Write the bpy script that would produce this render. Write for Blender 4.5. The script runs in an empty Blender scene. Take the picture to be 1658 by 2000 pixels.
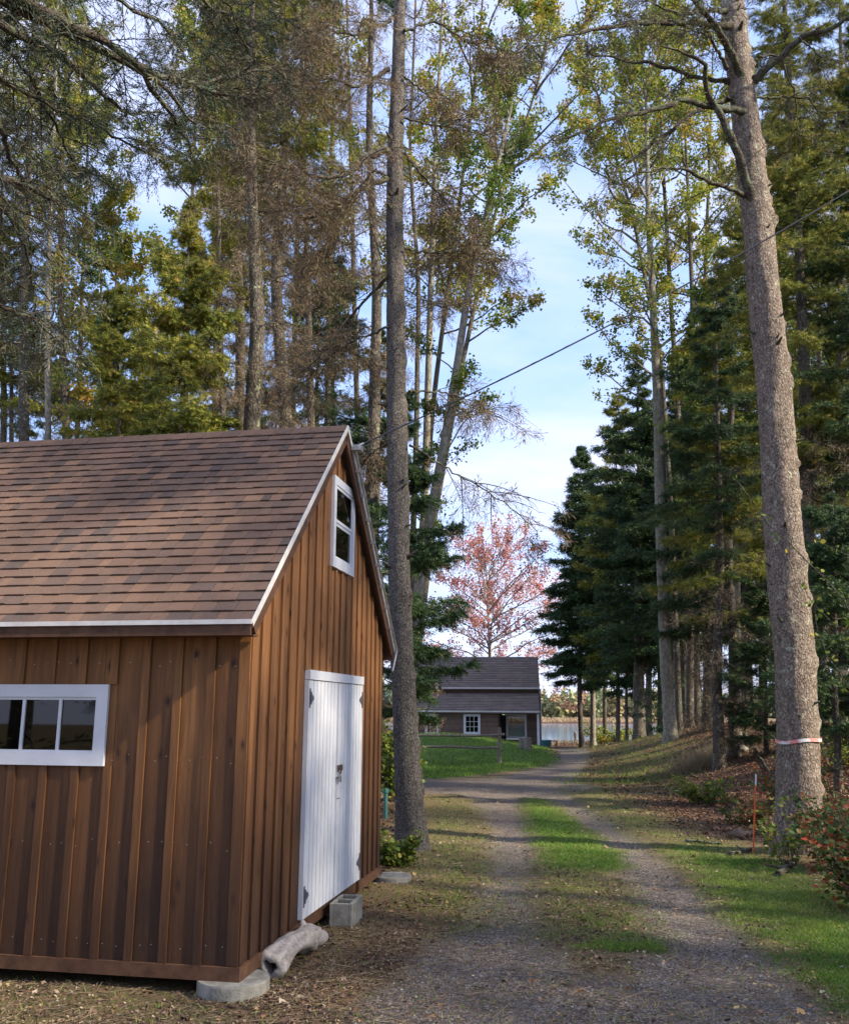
import bpy, math, numpy as np
from mathutils import Matrix
C = bpy.context.scene.collection
PI = math.pi
rng = np.random.default_rng(7)
# ------------------------------------------------------------------ camera model
EYE = 1.75; FPX = 1818.0; PITCH = .2073; ROLL = .0053
_f = np.array([0, math.cos(PITCH), math.sin(PITCH)]); _r = np.array([1., 0, 0]); _u = np.cross(_r, _f)
_r, _u = math.cos(ROLL)*_r + math.sin(ROLL)*_u, -math.sin(ROLL)*_r + math.cos(ROLL)*_u
def ray(px, py): return _f + _r*(px-829)/FPX - _u*(py-1000)/FPX
def at(px, py, Y):
    d = ray(px, py); return np.array([0, 0, EYE]) + d*(Y/d[1])
def sst(t): t = np.clip(t, 0, 1); return t*t*(3-2*t)
def hgt(x, y):
    x = np.asarray(x, float); y = np.asarray(y, float)
    z = -.011*np.clip(y-15, 0, 45) - 2.3*sst((y-62)/38) + 1.0*sst((y-262)/16)
    z = z + 1.5*sst((x-5.0)/7)*sst((52-y)/16)*sst((y-3)/12)
    z = z + .95*np.exp(-((x-.5)/5)**2-((y-41)/6)**2)
    z = z + .012*np.sin(x*1.7+y*.9)*np.sin(y*1.3-x*.4) + .01*np.sin(x*4.1+1)*np.sin(y*3.7)
    z = z + .07*np.exp(-((x-4.95)/.8)**2-((y-12.1)/.8)**2) + .05*np.exp(-((x+.15)/.5)**2-((y-12.1)/.5)**2)
    return z
def g(px, py):
    d = ray(px, py); t = EYE/-d[2]; p = None
    for _ in range(30):
        p = np.array([0, 0, EYE]) + d*t
        t += (p[2]-float(hgt(p[0], p[1])))/-d[2]*.6
    return np.array([0, 0, EYE]) + d*t
# ------------------------------------------------------------------ mesh helpers
def mesh(name, V, F, mats, tint=None, parent=None, smooth=False, midx=None, base=None):
    """V (n,3); F list of arrays (m,k) with same k inside an array"""
    V = np.asarray(V, float)
    if base is not None: V = V-np.asarray(base)
    me = bpy.data.meshes.new(name); me.vertices.add(len(V)); me.vertices.foreach_set('co', V.astype(np.float32).ravel())
    F = [np.asarray(f, np.int32) for f in F if len(f)]
    loops = np.concatenate([f.ravel() for f in F]); cnt = np.concatenate([np.full(len(f), f.shape[1], np.int32) for f in F])
    st = np.concatenate([[0], np.cumsum(cnt)[:-1]]).astype(np.int32)
    me.loops.add(len(loops)); me.loops.foreach_set('vertex_index', loops)
    me.polygons.add(len(cnt)); me.polygons.foreach_set('loop_start', st); me.polygons.foreach_set('loop_total', cnt)
    if midx is not None: me.polygons.foreach_set('material_index', np.asarray(midx, np.int32))
    me.polygons.foreach_set('use_smooth', np.full(len(cnt), smooth))
    me.update(calc_edges=True)
    if tint is not None:
        if not isinstance(tint, dict): tint = {'tint': tint}
        for k, v in tint.items():
            a = me.attributes.new(k, 'FLOAT', 'POINT'); a.data.foreach_set('value', np.asarray(v, np.float32))
    for m in (mats if isinstance(mats, (list, tuple)) else [mats]): me.materials.append(m)
    o = bpy.data.objects.new(name, me); C.objects.link(o)
    if parent is not None: o.parent = parent
    return o
def tag(o, label=None, cat=None, group=None, kind=None):
    if label: o['label'] = label
    if cat: o['category'] = cat
    if group: o['group'] = group
    if kind: o['kind'] = kind
    return o
def empty(name, loc, rz=0, label=None, cat=None, group=None):
    o = bpy.data.objects.new(name, None); C.objects.link(o); o.location = loc; o.rotation_euler = (0, 0, rz)
    o.empty_display_size = .2
    return tag(o, label, cat, group)
BOXF = np.array([(0, 3, 2, 1), (4, 5, 6, 7), (0, 1, 5, 4), (1, 2, 6, 5), (2, 3, 7, 6), (3, 0, 4, 7)])
class MB:
    def __init__(s): s.v = []; s.f = {}; s.t = []; s.m = {}; s.n = 0
    def add(s, V, F, tint=.5, m=0):
        V = np.asarray(V, float); F = np.asarray(F, int)
        s.v.append(V); s.t.append(np.full(len(V), tint))
        s.f.setdefault(F.shape[1], []).append(F+s.n); s.m.setdefault(F.shape[1], []).append(np.full(len(F), m)); s.n += len(V)
    def box(s, a, b, tint=.5, m=0):
        x0, y0, z0 = a; x1, y1, z1 = b
        s.add([(x0, y0, z0), (x1, y0, z0), (x1, y1, z0), (x0, y1, z0), (x0, y0, z1), (x1, y0, z1), (x1, y1, z1), (x0, y1, z1)], BOXF, tint, m)
    def hexa(s, bot, top, tint=.5, m=0): s.add(list(bot)+list(top), BOXF, tint, m)
    def bar(s, a, b, w, h, up=(0, 0, 1), tint=.5, m=0):
        a = np.array(a, float); b = np.array(b, float); d = b-a; d /= np.linalg.norm(d); u = np.array(up, float)
        sd = np.cross(d, u); sd /= np.linalg.norm(sd); u = np.cross(sd, d)
        q = lambda p: [p-sd*w/2-u*h/2, p+sd*w/2-u*h/2, p+sd*w/2+u*h/2, p-sd*w/2+u*h/2]
        A = q(a); B = q(b)
        s.add(A+B, [(0, 3, 2, 1), (4, 5, 6, 7), (0, 1, 5, 4), (1, 2, 6, 5), (2, 3, 7, 6), (3, 0, 4, 7)], tint, m)
    def tube(s, P, R, sides=8, tint=.5, m=0, cap=True):
        P = np.asarray(P, float)[None]; R = np.broadcast_to(np.asarray(R, float), P.shape[1])[None]
        V, F = tubes(P, R, sides); s.add(V, F, tint, m)
        if cap:
            k = P.shape[1]
            s.add(V[:sides], [list(range(sides))[::-1]], tint, m); s.add(V[(k-1)*sides:], [list(range(sides))], tint, m)
    def build(s, name, mats, parent=None, smooth=False, base=None):
        ks = sorted(s.f)
        return mesh(name, np.concatenate(s.v), [np.concatenate(s.f[k]) for k in ks], mats, np.concatenate(s.t), parent, smooth,
                    np.concatenate([np.concatenate(s.m[k]) for k in ks]), base)
def nrm(v): return v/np.maximum(np.linalg.norm(v, axis=-1, keepdims=True), 1e-9)
def frames(T):
    ref = np.where(np.abs(T[..., 2:3]) > .93, np.array([1., 0, 0]), np.array([0, 0, 1.]))
    u = nrm(np.cross(T, ref)); v = np.cross(T, u); return u, v
def tubes(P, R, sides=3):
    """P (N,K,3), R (N,K) -> verts, quads"""
    N, K, _ = P.shape
    T = nrm(np.gradient(P, axis=1)); Tm = nrm(T.mean(1, keepdims=True)); u, v = frames(np.broadcast_to(Tm, T.shape))
    u = nrm(u-T*(u*T).sum(-1, keepdims=True)); v = np.cross(T, u)
    a = np.arange(sides)*2*PI/sides
    V = P[:, :, None]+R[:, :, None, None]*(np.cos(a)[None, None, :, None]*u[:, :, None]+np.sin(a)[None, None, :, None]*v[:, :, None])
    i = np.arange(N)[:, None, None]*K*sides; k = np.arange(K-1)[None, :, None]*sides; j = np.arange(sides)[None, None, :]; j2 = (j+1) % sides
    F = np.stack([i+k+j, i+k+j2, i+k+sides+j2, i+k+sides+j], -1).reshape(-1, 4)
    return V.reshape(-1, 3), F
def inst(bv, bf, pos, M, sc):
    """stamp base mesh (verts bv, faces bf) at pos with matrix M (n,3,3) and scale sc"""
    bv = np.asarray(bv, float); bf = np.asarray(bf, int); n = len(pos)
    V = np.einsum('nij,vj->nvi', M, bv)*np.asarray(sc, float).reshape(-1, 1, 1)+pos[:, None]
    F = (bf[None]+(np.arange(n)*len(bv))[:, None, None]).reshape(-1, bf.shape[1])
    return V.reshape(-1, 3), F
def rmat(rs, n):
    q = nrm(rs.normal(size=(n, 4))); w, x, y, z = q.T
    return np.stack([1-2*(y*y+z*z), 2*(x*y-z*w), 2*(x*z+y*w), 2*(x*y+z*w), 1-2*(x*x+z*z), 2*(y*z-x*w), 2*(x*z-y*w), 2*(y*z+x*w), 1-2*(x*x+y*y)], -1).reshape(n, 3, 3)
def zmat(rs, n, tilt=.3):
    a = rs.uniform(0, 2*PI, n); nz = nrm(np.stack([rs.normal(0, tilt, n), rs.normal(0, tilt, n), np.ones(n)], -1))
    x = np.stack([np.cos(a), np.sin(a), 0*a], -1); x = nrm(x-nz*(x*nz).sum(-1, keepdims=True)); y = np.cross(nz, x)
    return np.stack([x, y, nz], -1)
def sample(P, t):
    """P (N,K,3), t (N,n) -> points, tangents"""
    N, K, _ = P.shape; x = np.clip(t, 0, .9999)*(K-1); i = x.astype(int); fr = (x-i)[..., None]; n = np.arange(N)[:, None]
    a = P[n, i]; b = P[n, i+1]; return a+(b-a)*fr, nrm(b-a)
# ------------------------------------------------------------------ materials
def newmat(name):
    m = bpy.data.materials.new(name); m.use_nodes = True; nt = m.node_tree; nt.nodes.clear()
    return m, nt, nt.nodes.new('ShaderNodeOutputMaterial')
class N:
    """tiny node helper"""
    def __init__(s, nt): s.nt = nt
    def __call__(s, typ, ins=None, **kw):
        n = s.nt.nodes.new('ShaderNode'+typ)
        for k, v in kw.items(): setattr(n, k, v)
        for k, v in (ins or {}).items():
            sock = n.inputs[k]
            if isinstance(v, bpy.types.NodeSocket): s.nt.links.new(v, sock)
            else: sock.default_value = v
        return n
    def ramp(s, fac, stops, interp='LINEAR'):
        n = s.nt.nodes.new('ShaderNodeValToRGB'); n.color_ramp.interpolation = interp; e = n.color_ramp.elements
        while len(e) < len(stops): e.new(.5)
        for q, (p, c) in zip(e, stops): q.position = p; q.color = (*c, 1) if len(c) == 3 else c
        s.nt.links.new(fac, n.inputs[0]); return n.outputs[0]
    def mix(s, fac, a, b, mode='MIX'):
        n = s.nt.nodes.new('ShaderNodeMix'); n.data_type = 'RGBA'; n.blend_type = mode
        for k, v in ((0, fac), (6, a), (7, b)):
            if isinstance(v, bpy.types.NodeSocket): s.nt.links.new(v, n.inputs[k])
            else: n.inputs[k].default_value = (*v, 1) if isinstance(v, tuple) and len(v) == 3 else v
        return n.outputs[2]
    def math(s, op, a, b=0.):
        n = s.nt.nodes.new('ShaderNodeMath'); n.operation = op
        for k, v in ((0, a), (1, b)):
            if isinstance(v, bpy.types.NodeSocket): s.nt.links.new(v, n.inputs[k])
            else: n.inputs[k].default_value = v
        return n.outputs[0]
    def noise(s, vec, scale, detail=3, rough=.55, dist=0):
        return s('TexNoise', {'Vector': vec, 'Scale': scale, 'Detail': detail, 'Roughness': rough, 'Distortion': dist}).outputs[0]
    def vec(s, scale=(1, 1, 1), src='Object', rot=(0, 0, 0)):
        c = s('TexCoord'); return s('Mapping', {'Vector': c.outputs[src], 'Scale': scale, 'Rotation': rot}).outputs[0]
    def geo(s): return s('NewGeometry').outputs['Position']
def grey(v): return (v, v, v)
def plain(name, col, rough=.6, metal=0, var=.25, scale=8, bump=0, spec=.5):
    m, nt, out = newmat(name); n = N(nt); v = n.vec(); nz = n.noise(v, scale, 5)
    c = n.mix(n.ramp(nz, [(.3, grey(0.)), (.7, grey(1.))]), tuple(k*(1-var) for k in col), tuple(min(1, k*(1+var)) for k in col))
    b = n('BsdfPrincipled', {'Base Color': c, 'Roughness': rough, 'Metallic': metal, 'Specular IOR Level': spec})
    if bump: nt.links.new(n('Bump', {'Height': n.noise(v, scale*6, 6), 'Strength': bump, 'Distance': .01}).outputs[0], b.inputs['Normal'])
    nt.links.new(b.outputs[0], out.inputs[0]); return m
def leafmat(name, stops, trans=.35, rough=.6, nscale=.7):
    m, nt, out = newmat(name); n = N(nt)
    t = n('Attribute', attribute_name='tint').outputs['Fac']
    nz = n.noise(n.geo(), nscale, 2); t2 = n.math('ADD', t, n.math('MULTIPLY', n.math('SUBTRACT', nz, .5), .9))
    c = n.ramp(t2, stops)
    d = n('BsdfPrincipled', {'Base Color': c, 'Roughness': rough, 'Specular IOR Level': .3})
    tr = n('BsdfTranslucent', {'Color': c})
    x = n('MixShader', {0: trans, 1: d.outputs[0], 2: tr.outputs[0]}); nt.links.new(x.outputs[0], out.inputs[0]); return m
def bark(name, c0, c1, c2, lichen=(.32, .35, .22), lich=.55, sc=1., stretch=.45, bump=.9, knots=False):
    m, nt, out = newmat(name); n = N(nt); v = n.vec((1, 1, stretch))
    w = n.noise(v, 9*sc, 3); vv = n('VectorMath', {0: v, 1: n('TexNoise', {'Vector': v, 'Scale': 14*sc}).outputs['Color']}, operation='MULTIPLY_ADD')
    vo = n('TexVoronoi', {'Vector': v, 'Scale': 26*sc, 'Randomness': 1.}); fine = n.noise(v, 70*sc, 5, .7)
    hgt_ = n.math('ADD', n.math('MULTIPLY', vo.outputs['Distance'], .8), n.math('MULTIPLY', fine, .8))
    ed = n('TexVoronoi', {'Vector': n('VectorMath', {0: n('TexNoise', {'Vector': v, 'Scale': 10*sc, 'Detail': 2}).outputs['Color'], 1: (.05/sc, .05/sc, .05/sc), 2: v}, operation='MULTIPLY_ADD').outputs[0], 'Scale': 17*sc}, feature='DISTANCE_TO_EDGE').outputs['Distance']
    crack = n.ramp(ed, [(.0, grey(1.)), (.16, grey(0.))])
    c = n.ramp(hgt_, [(.3, c0), (.62, c1), (.95, c2)])
    pl_ = n('TexVoronoi', {'Vector': v, 'Scale': 7.5*sc}); c = n.mix(n.math('MULTIPLY', n('SeparateColor', {0: pl_.outputs['Color']}).outputs[0], .45), c, c0)
    c = n.mix(n.math('MULTIPLY', crack, .75), c, tuple(k*.8 for k in c0))
    hgt_ = n.math('SUBTRACT', hgt_, n.math('MULTIPLY', crack, .7))
    c = n.mix(n.ramp(w, [(.3, grey(0.)), (.75, grey(1.))]), c, n.mix(.5, c, c2))
    l = n.noise(n.vec(), 5*sc, 8, .75); lm = n.ramp(l, [(lich, grey(0.)), (lich+.05, grey(1.))]); c = n.mix(lm, c, lichen)
    if knots:
        k = n('Attribute', attribute_name='tint').outputs['Fac']; c = n.mix(k, c, (.055, .028, .02))
    b = n('BsdfPrincipled', {'Base Color': c, 'Roughness': .95, 'Specular IOR Level': .1})
    nt.links.new(n('Bump', {'Height': hgt_, 'Strength': bump, 'Distance': .02/sc}).outputs[0], b.inputs['Normal'])
    nt.links.new(b.outputs[0], out.inputs[0]); return m
def tintmat(name, stops, rough=.85, bump=.3, bscale=150, spec=.3, streak=None, dirt=None):
    m, nt, out = newmat(name); n = N(nt); t = n('Attribute', attribute_name='tint').outputs['Fac']; c = n.ramp(t, stops); v = n.vec()
    f = n.noise(v, bscale, 4, .7); c = n.mix(n.ramp(f, [(.3, grey(0.)), (.7, grey(1.))]), n.mix(.35, c, (0, 0, 0)), n.mix(.12, c, (1, 1, 1)))
    big = n.noise(v, 1.3, 5); c = n.mix(n.ramp(big, [(.35, grey(0.)), (.7, grey(.35))]), c, n.mix(.45, c, (.02, .015, .01)))
    b = n('BsdfPrincipled', {'Base Color': c, 'Roughness': rough, 'Specular IOR Level': spec})
    nt.links.new(n('Bump', {'Height': f, 'Strength': bump, 'Distance': .004}).outputs[0], b.inputs['Normal'])
    nt.links.new(b.outputs[0], out.inputs[0]); return m
def woodmat(name):
    """stained board siding: grain runs up local z, knots, dark weathering from the foot upwards"""
    m, nt, out = newmat(name); n = N(nt); t = n('Attribute', attribute_name='tint').outputs['Fac']
    co = n('TexCoord').outputs['Object']; off = n('CombineXYZ', {'X': n.math('MULTIPLY', t, 37.), 'Y': 0., 'Z': n.math('MULTIPLY', t, 91.)}).outputs[0]
    p = n('VectorMath', {0: co, 1: off}, operation='ADD').outputs[0]
    warp = n('TexNoise', {'Vector': n('Mapping', {'Vector': p, 'Scale': (4, 4, 1.6)}).outputs[0], 'Scale': 1., 'Detail': 2}).outputs['Color']
    pw = n('VectorMath', {0: warp, 1: (.10, .10, .12), 2: p}, operation='MULTIPLY_ADD').outputs[0]
    gr = n.noise(n('Mapping', {'Vector': pw, 'Scale': (26, 26, .9)}).outputs[0], 1., 6, .65)
    gf = n.noise(n('Mapping', {'Vector': pw, 'Scale': (150, 150, 3.)}).outputs[0], 1., 3, .6)
    sp_ = n('SeparateXYZ', {0: pw}); k2 = n('CombineXYZ', {'X': n.math('MULTIPLY', n.math('ADD', sp_.outputs[0], sp_.outputs[1]), 4.6), 'Y': n.math('MULTIPLY', sp_.outputs[2], 2.0), 'Z': 0.}).outputs[0]
    kn = n('TexVoronoi', {'Vector': k2, 'Scale': 1., 'Randomness': 1.}, voronoi_dimensions='2D').outputs['Distance']
    z = n('SeparateXYZ', {0: co}).outputs[2]
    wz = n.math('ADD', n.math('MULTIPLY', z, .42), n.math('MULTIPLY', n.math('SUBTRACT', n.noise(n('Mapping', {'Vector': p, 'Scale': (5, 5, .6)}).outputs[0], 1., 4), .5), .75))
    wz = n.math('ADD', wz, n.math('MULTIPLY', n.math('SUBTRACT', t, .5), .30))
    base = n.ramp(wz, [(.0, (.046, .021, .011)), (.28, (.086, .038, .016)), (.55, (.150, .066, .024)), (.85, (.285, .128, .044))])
    c = n.mix(n.ramp(gr, [(.3, grey(0.)), (.62, grey(1.))]), n.mix(.55, base, (.030, .014, .008)), base)
    c = n.mix(n.ramp(gf, [(.58, grey(0.)), (.85, grey(.28))]), c, (.25, .135, .07))
    c = n.mix(n.ramp(kn, [(.03, grey(.95)), (.055, grey(.5)), (.12, grey(0.))]), c, (.040, .017, .010))
    b = n('BsdfPrincipled', {'Base Color': c, 'Roughness': .62, 'Specular IOR Level': .35})
    nt.links.new(n('Bump', {'Height': n.math('ADD', gr, n.math('MULTIPLY', gf, .6)), 'Strength': .45, 'Distance': .006}).outputs[0], b.inputs['Normal'])
    nt.links.new(b.outputs[0], out.inputs[0]); return m
def glassmat(name, tintc=(.3, .32, .32), refl=.03):
    m, nt, out = newmat(name); n = N(nt)
    tr = n('BsdfTransparent', {'Color': (*tintc, 1)}); gl = n('BsdfGlossy', {'Roughness': .02, 'Color': (1, 1, 1, 1)})
    fr = n('Fresnel', {'IOR': 1.5}).outputs[0]
    f2 = n.math('MAXIMUM', fr, refl)
    x = n('MixShader', {0: f2, 1: tr.outputs[0], 2: gl.outputs[0]}); nt.links.new(x.outputs[0], out.inputs[0]); return m

M = {}
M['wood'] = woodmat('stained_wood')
M['trimwood'] = plain('stained_trim', (.095, .047, .026), .65, var=.35, scale=14, bump=.2, spec=.3)
M['white'] = plain('white_paint', (.66, .68, .72), .5, var=.09, scale=3.5, bump=.08)
M['drip'] = plain('white_drip_edge', (.66, .64, .60), .4, var=.15, scale=9)
M['metal'] = plain('galvanised_metal', (.34, .34, .35), .45, .8, .2, 30)
M['darkmetal'] = plain('grey_hinge', (.13, .14, .16), .5, .5, .2, 30)
M['conduit'] = plain('aluminium_tube', (.55, .54, .52), .35, .75, .15, 20)
M['rust'] = plain('rusty_metal', (.12, .085, .06), .6, .5, .3, 40)
M['roof'] = tintmat('asphalt_shingle', [(0, (.066, .033, .019)), (.35, (.125, .058, .028)), (.7, (.175, .081, .037)), (1, (.24, .118, .054))], .95, .6, 300, .08)
M['roof_far'] = tintmat('weathered_shingle', [(0, (.10, .064, .046)), (1, (.19, .128, .092))], .9, .5, 60)
M['clap'] = tintmat('brown_clapboard', [(0, (.095, .048, .026)), (1, (.19, .098, .052))], .8, .4, 30)
M['glass'] = glassmat('window_glass')
M['darkin'] = plain('dark_interior', (.03, .025, .02), .9, var=.2)
M['concrete'] = plain('concrete', (.25, .24, .205), .95, var=.38, scale=9, bump=.5, spec=.1)
M['bark_near'] = bark('spruce_bark', (.022, .019, .017), (.070, .061, .053), (.25, .225, .195), lich=.68, sc=2.3, stretch=.6, bump=1., knots=True)
M['bark_big'] = bark('big_spruce_bark', (.045, .034, .028), (.155, .118, .095), (.38, .31, .25), lichen=(.42, .42, .31), lich=.57, sc=1.7, stretch=.55, knots=True)
M['bark_far'] = bark('forest_spruce_bark', (.034, .029, .023), (.095, .080, .062), (.19, .165, .13), lich=.58, sc=1.)
M['bark_aspen'] = bark('aspen_bark', (.11, .10, .08), (.23, .21, .165), (.34, .315, .25), lichen=(.30, .32, .2), lich=.6, sc=.5, bump=.35)
M['limb'] = bark('lichened_limb', (.028, .023, .019), (.075, .060, .048), (.15, .125, .10), lichen=(.15, .17, .11), lich=.5, sc=1.6, stretch=1.)
M['twig'] = leafmat('dead_twigs', [(0, (.095, .070, .045)), (.4, (.165, .122, .076)), (.75, (.26, .19, .115)), (1, (.33, .27, .15))], .05, .9)
M['lichtwig'] = leafmat('lichen_twigs', [(0, (.05, .042, .028)), (.5, (.125, .115, .07)), (1, (.22, .22, .13))], .05, .9)
M['spruce'] = leafmat('spruce_needles', [(0, (.016, .040, .018)), (.5, (.042, .086, .027)), (1, (.095, .145, .036))], .15, .55)
M['spruce_lit'] = leafmat('sunlit_spruce_needles', [(0, (.060, .09, .016)), (.45, (.175, .20, .030)), (.8, (.33, .31, .045)), (1, (.38, .27, .07))], .2, .6)  # brighter, yellower copy of the spruce needles: sunlight put into the colour
M['spruce_near'] = leafmat('bluish_spruce_needles', [(0, (.014, .028, .016)), (.6, (.036, .060, .032)), (1, (.08, .105, .05))], .12, .5)
M['aspen'] = leafmat('aspen_leaves', [(0, (.10, .16, .022)), (.35, (.20, .26, .036)), (.62, (.34, .34, .050)), (.85, (.50, .38, .06)), (1, (.50, .24, .06))], .45)
M['green_leaf'] = leafmat('green_leaves', [(0, (.055, .105, .018)), (.5, (.13, .20, .032)), (.85, (.26, .29, .05)), (1, (.42, .34, .06))], .42)
M['maple'] = leafmat('red_maple_leaves', [(0, (.34, .22, .14)), (.35, (.52, .22, .17)), (.7, (.62, .22, .19)), (1, (.48, .36, .22))], .4, nscale=.35)
M['shrub'] = leafmat('shrub_leaves', [(0, (.03, .075, .018)), (.48, (.07, .13, .025)), (.64, (.17, .12, .04)), (.78, (.30, .09, .03)), (1, (.34, .05, .03))], .35, nscale=1.6)
M['sapling'] = leafmat('sapling_leaves', [(0, (.09, .15, .025)), (.55, (.20, .26, .045)), (.8, (.45, .40, .06)), (1, (.55, .30, .05))], .45)
M['grass'] = leafmat('grass_blades', [(0, (.070, .145, .018)), (.45, (.135, .245, .034)), (.8, (.25, .31, .055)), (1, (.40, .36, .16))], .35, nscale=.9)
M['drygrass'] = leafmat('dry_grass', [(0, (.16, .12, .07)), (1, (.34, .28, .18))], .25)
M['fallen'] = leafmat('fallen_leaves', [(0, (.11, .055, .03)), (.4, (.24, .12, .055)), (.75, (.42, .24, .10)), (1, (.55, .38, .16))], .15, nscale=1.2)
M['litter'] = leafmat('forest_litter', [(0, (.065, .038, .027)), (.5, (.16, .086, .052)), (.85, (.28, .16, .09)), (1, (.42, .28, .15))], .05, nscale=.8)
M['chips'] = leafmat('chips', [(0, (.035, .022, .016)), (.4, (.10, .062, .04)), (.75, (.24, .16, .10)), (1, (.46, .37, .27))], .05, .8, nscale=.6)
M['pebble'] = tintmat('pebbles', [(0, (.08, .07, .062)), (.5, (.205, .187, .167)), (.85, (.35, .32, .285)), (1, (.58, .54, .48))], .9, .2, 60)
M['drift'] = tintmat('driftwood', [(0, (.03, .02, .016)), (.35, (.26, .21, .17)), (.6, (.46, .40, .34)), (1, (.66, .60, .52))], .85, .6, 40)

# ------------------------------------------------------------------ ground zones (world-space strokes)
def stroke(pts):  # (px,py,halfwidth px) -> world (x,y,halfwidth m)
    out = []
    for px, py, w in pts:
        a = g(px-w, py); b = g(px+w, py); out.append(((a[0]+b[0])/2, (a[1]+b[1])/2, np.hypot(*(b-a)[:2])/2))
    return np.array(out)
def sd(x, y, S):
    """signed distance to a stroke of varying width, negative inside"""
    best = np.full(x.shape, 1e9)
    for a, b in zip(S[:-1], S[1:]):
        d = b[:2]-a[:2]; L = d@d; t = np.clip(((x-a[0])*d[0]+(y-a[1])*d[1])/L, 0, 1)
        best = np.minimum(best, np.hypot(x-a[0]-t*d[0], y-a[1]-t*d[1])-(a[2]+(b[2]-a[2])*t))
    return best
TL = stroke([(960, 1545, 60), (975, 1580, 42), (1000, 1610, 40), (1000, 1650, 44), (1000, 1700, 52), (1000, 1750, 60), (985, 1800, 85), (960, 1860, 150), (940, 1960, 230), (930, 2100, 330)])
TR = stroke([(1030, 1535, 60), (1085, 1562, 42), (1130, 1585, 38), (1175, 1620, 42), (1235, 1670, 52), (1285, 1730, 64), (1330, 1790, 90), (1375, 1860, 130), (1420, 1960, 190), (1440, 2100, 260)])
TM = stroke([(1150, 1935, 130), (1160, 2000, 200), (1170, 2200, 200)])
XR = np.array([(-7., 24.5, 2.6), (-1, 23.8, 2.6), (1.6, 23.4, 2.5), (3.0, 23.4, 1.2)])
PH = np.array([(2.6, 25., 1.2), (4.3, 30.5, .75), (5.8, 37, .6), (6.5, 42, .6), (6.7, 48, .7), (6.9, 58, .8)])
GM = stroke([(1045, 1560, 22), (1075, 1600, 42), (1108, 1640, 62), (1145, 1685, 78)])
GT = stroke([(1190, 1850, 34), (1235, 1846, 34)])
GS = stroke([(1110, 1700, 80), (1140, 1760, 85), (1170, 1830, 100)])
GR = stroke([(1370, 1660, 60), (1440, 1690, 90), (1530, 1750, 120), (1610, 1820, 130), (1680, 1900, 90), (1730, 1970, 60)])
GR2 = stroke([(1150, 1540, 50), (1230, 1590, 60), (1310, 1635, 60), (1420, 1690, 80)])
GL = stroke([(880, 1560, 40), (880, 1620, 55), (900, 1700, 55), (880, 1790, 70)])
DL = stroke([(640, 1760, 30), (760, 1790, 90), (800, 1850, 100), (700, 1920, 110), (620, 1960, 90)])
LW = np.array([(-6, 32., 8.6), (-4, 36, 8.9), (-4, 43, 9.6)])
LR = np.array([(4.6, 21.5, 1.2), (5.6, 26., 1.5), (7.4, 32, 1.5), (8.6, 40, 1.8), (9, 46, 1.6)])
def nse(x, y, s, seed=0):
    r = np.random.default_rng(seed); v = 0
    for k in range(6):
        a = r.uniform(0, 2*PI); w = s*r.uniform(.6, 1.8); v = v+np.sin((x*np.cos(a)+y*np.sin(a))*w+r.uniform(0, 6))*np.cos((x*np.sin(a)-y*np.cos(a))*w*.8+r.uniform(0, 6))
    return v/3.2
def zones(x, y):
    w = .10*nse(x, y, 5, 1)+.07*nse(x, y, 13, 2)
    soft = lambda d, e=.13: np.clip(.5-(d+w)/(2*e), 0, 1)
    grav = np.maximum.reduce([soft(sd(x, y, S)) for S in (TL, TR, TM, XR, PH)])
    lush = np.maximum.reduce([soft(sd(x, y, GM), .2), soft(sd(x, y, GT), .09), soft(sd(x, y, GR), .3)*(.75+.35*nse(x, y, 2.5, 4))])
    lawn = soft(sd(x, y, LW), .3)*(y > 26)
    lush = np.clip(np.maximum(lush, lawn), 0, 1)
    sparse = np.maximum.reduce([soft(sd(x, y, GS), .3)*.8, soft(sd(x, y, GR2), .4)*1., soft(sd(x, y, GL), .4)*.75, soft(sd(x, y, LR), .8)*.6])*np.clip(.7+.7*nse(x, y, 3, 5), .1, 1)
    grav = grav*(1-lush*.95)*(1-.75*soft(sd(x, y, GS), .2)*(sd(x, y, TM) > 0))
    dirt = soft(sd(x, y, DL), .4)*np.clip(.6+.8*nse(x, y, 2, 6), 0, 1)*(1-grav)
    lit = np.clip(sst((x-2.9-.025*y)/1.5)*sst((y-12.6)/2.5)+sst((x-4.6-.02*y)/1.6)*sst((y-10)/3)+sst((-x-.2)/1.)*sst((y-10)/3), 0, 1)*(1-lush)*(1-grav)*np.clip(1-.8*sparse*(1-lush)*(y < 40), 0, 1)
    return grav, lush, np.clip(sparse*(1-lush), 0, 1), dirt, lit
def grid_axis(lo, hi, fine_lo, fine_hi, step, growth=1.12):
    a = list(np.arange(fine_lo, fine_hi, step)); s = step; v = a[-1]
    while v < hi: s *= growth; v += s; a.append(v)
    s = step; v = a[0]; b = []
    while v > lo: s *= growth; v -= s; b.append(v)
    return np.array(b[::-1]+a)
gx = grid_axis(-900, 900, -4.5, 9.5, .055); gy = grid_axis(-60, 1500, 4.5, 15, .055, 1.045)
GX, GY = np.meshgrid(gx, gy); Z = hgt(GX, GY)
zg, zl, zs, zd, zt = zones(GX, GY)
Z = Z - .03*zg*(GY < 22) + .006*nse(GX, GY, 22, 9) + .02*zt*nse(GX, GY, 6, 3)
nx, ny = len(gx), len(gy); idx = np.arange(nx*ny).reshape(ny, nx)
F = np.stack([idx[:-1, :-1], idx[:-1, 1:], idx[1:, 1:], idx[1:, :-1]], -1).reshape(-1, 4)
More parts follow.
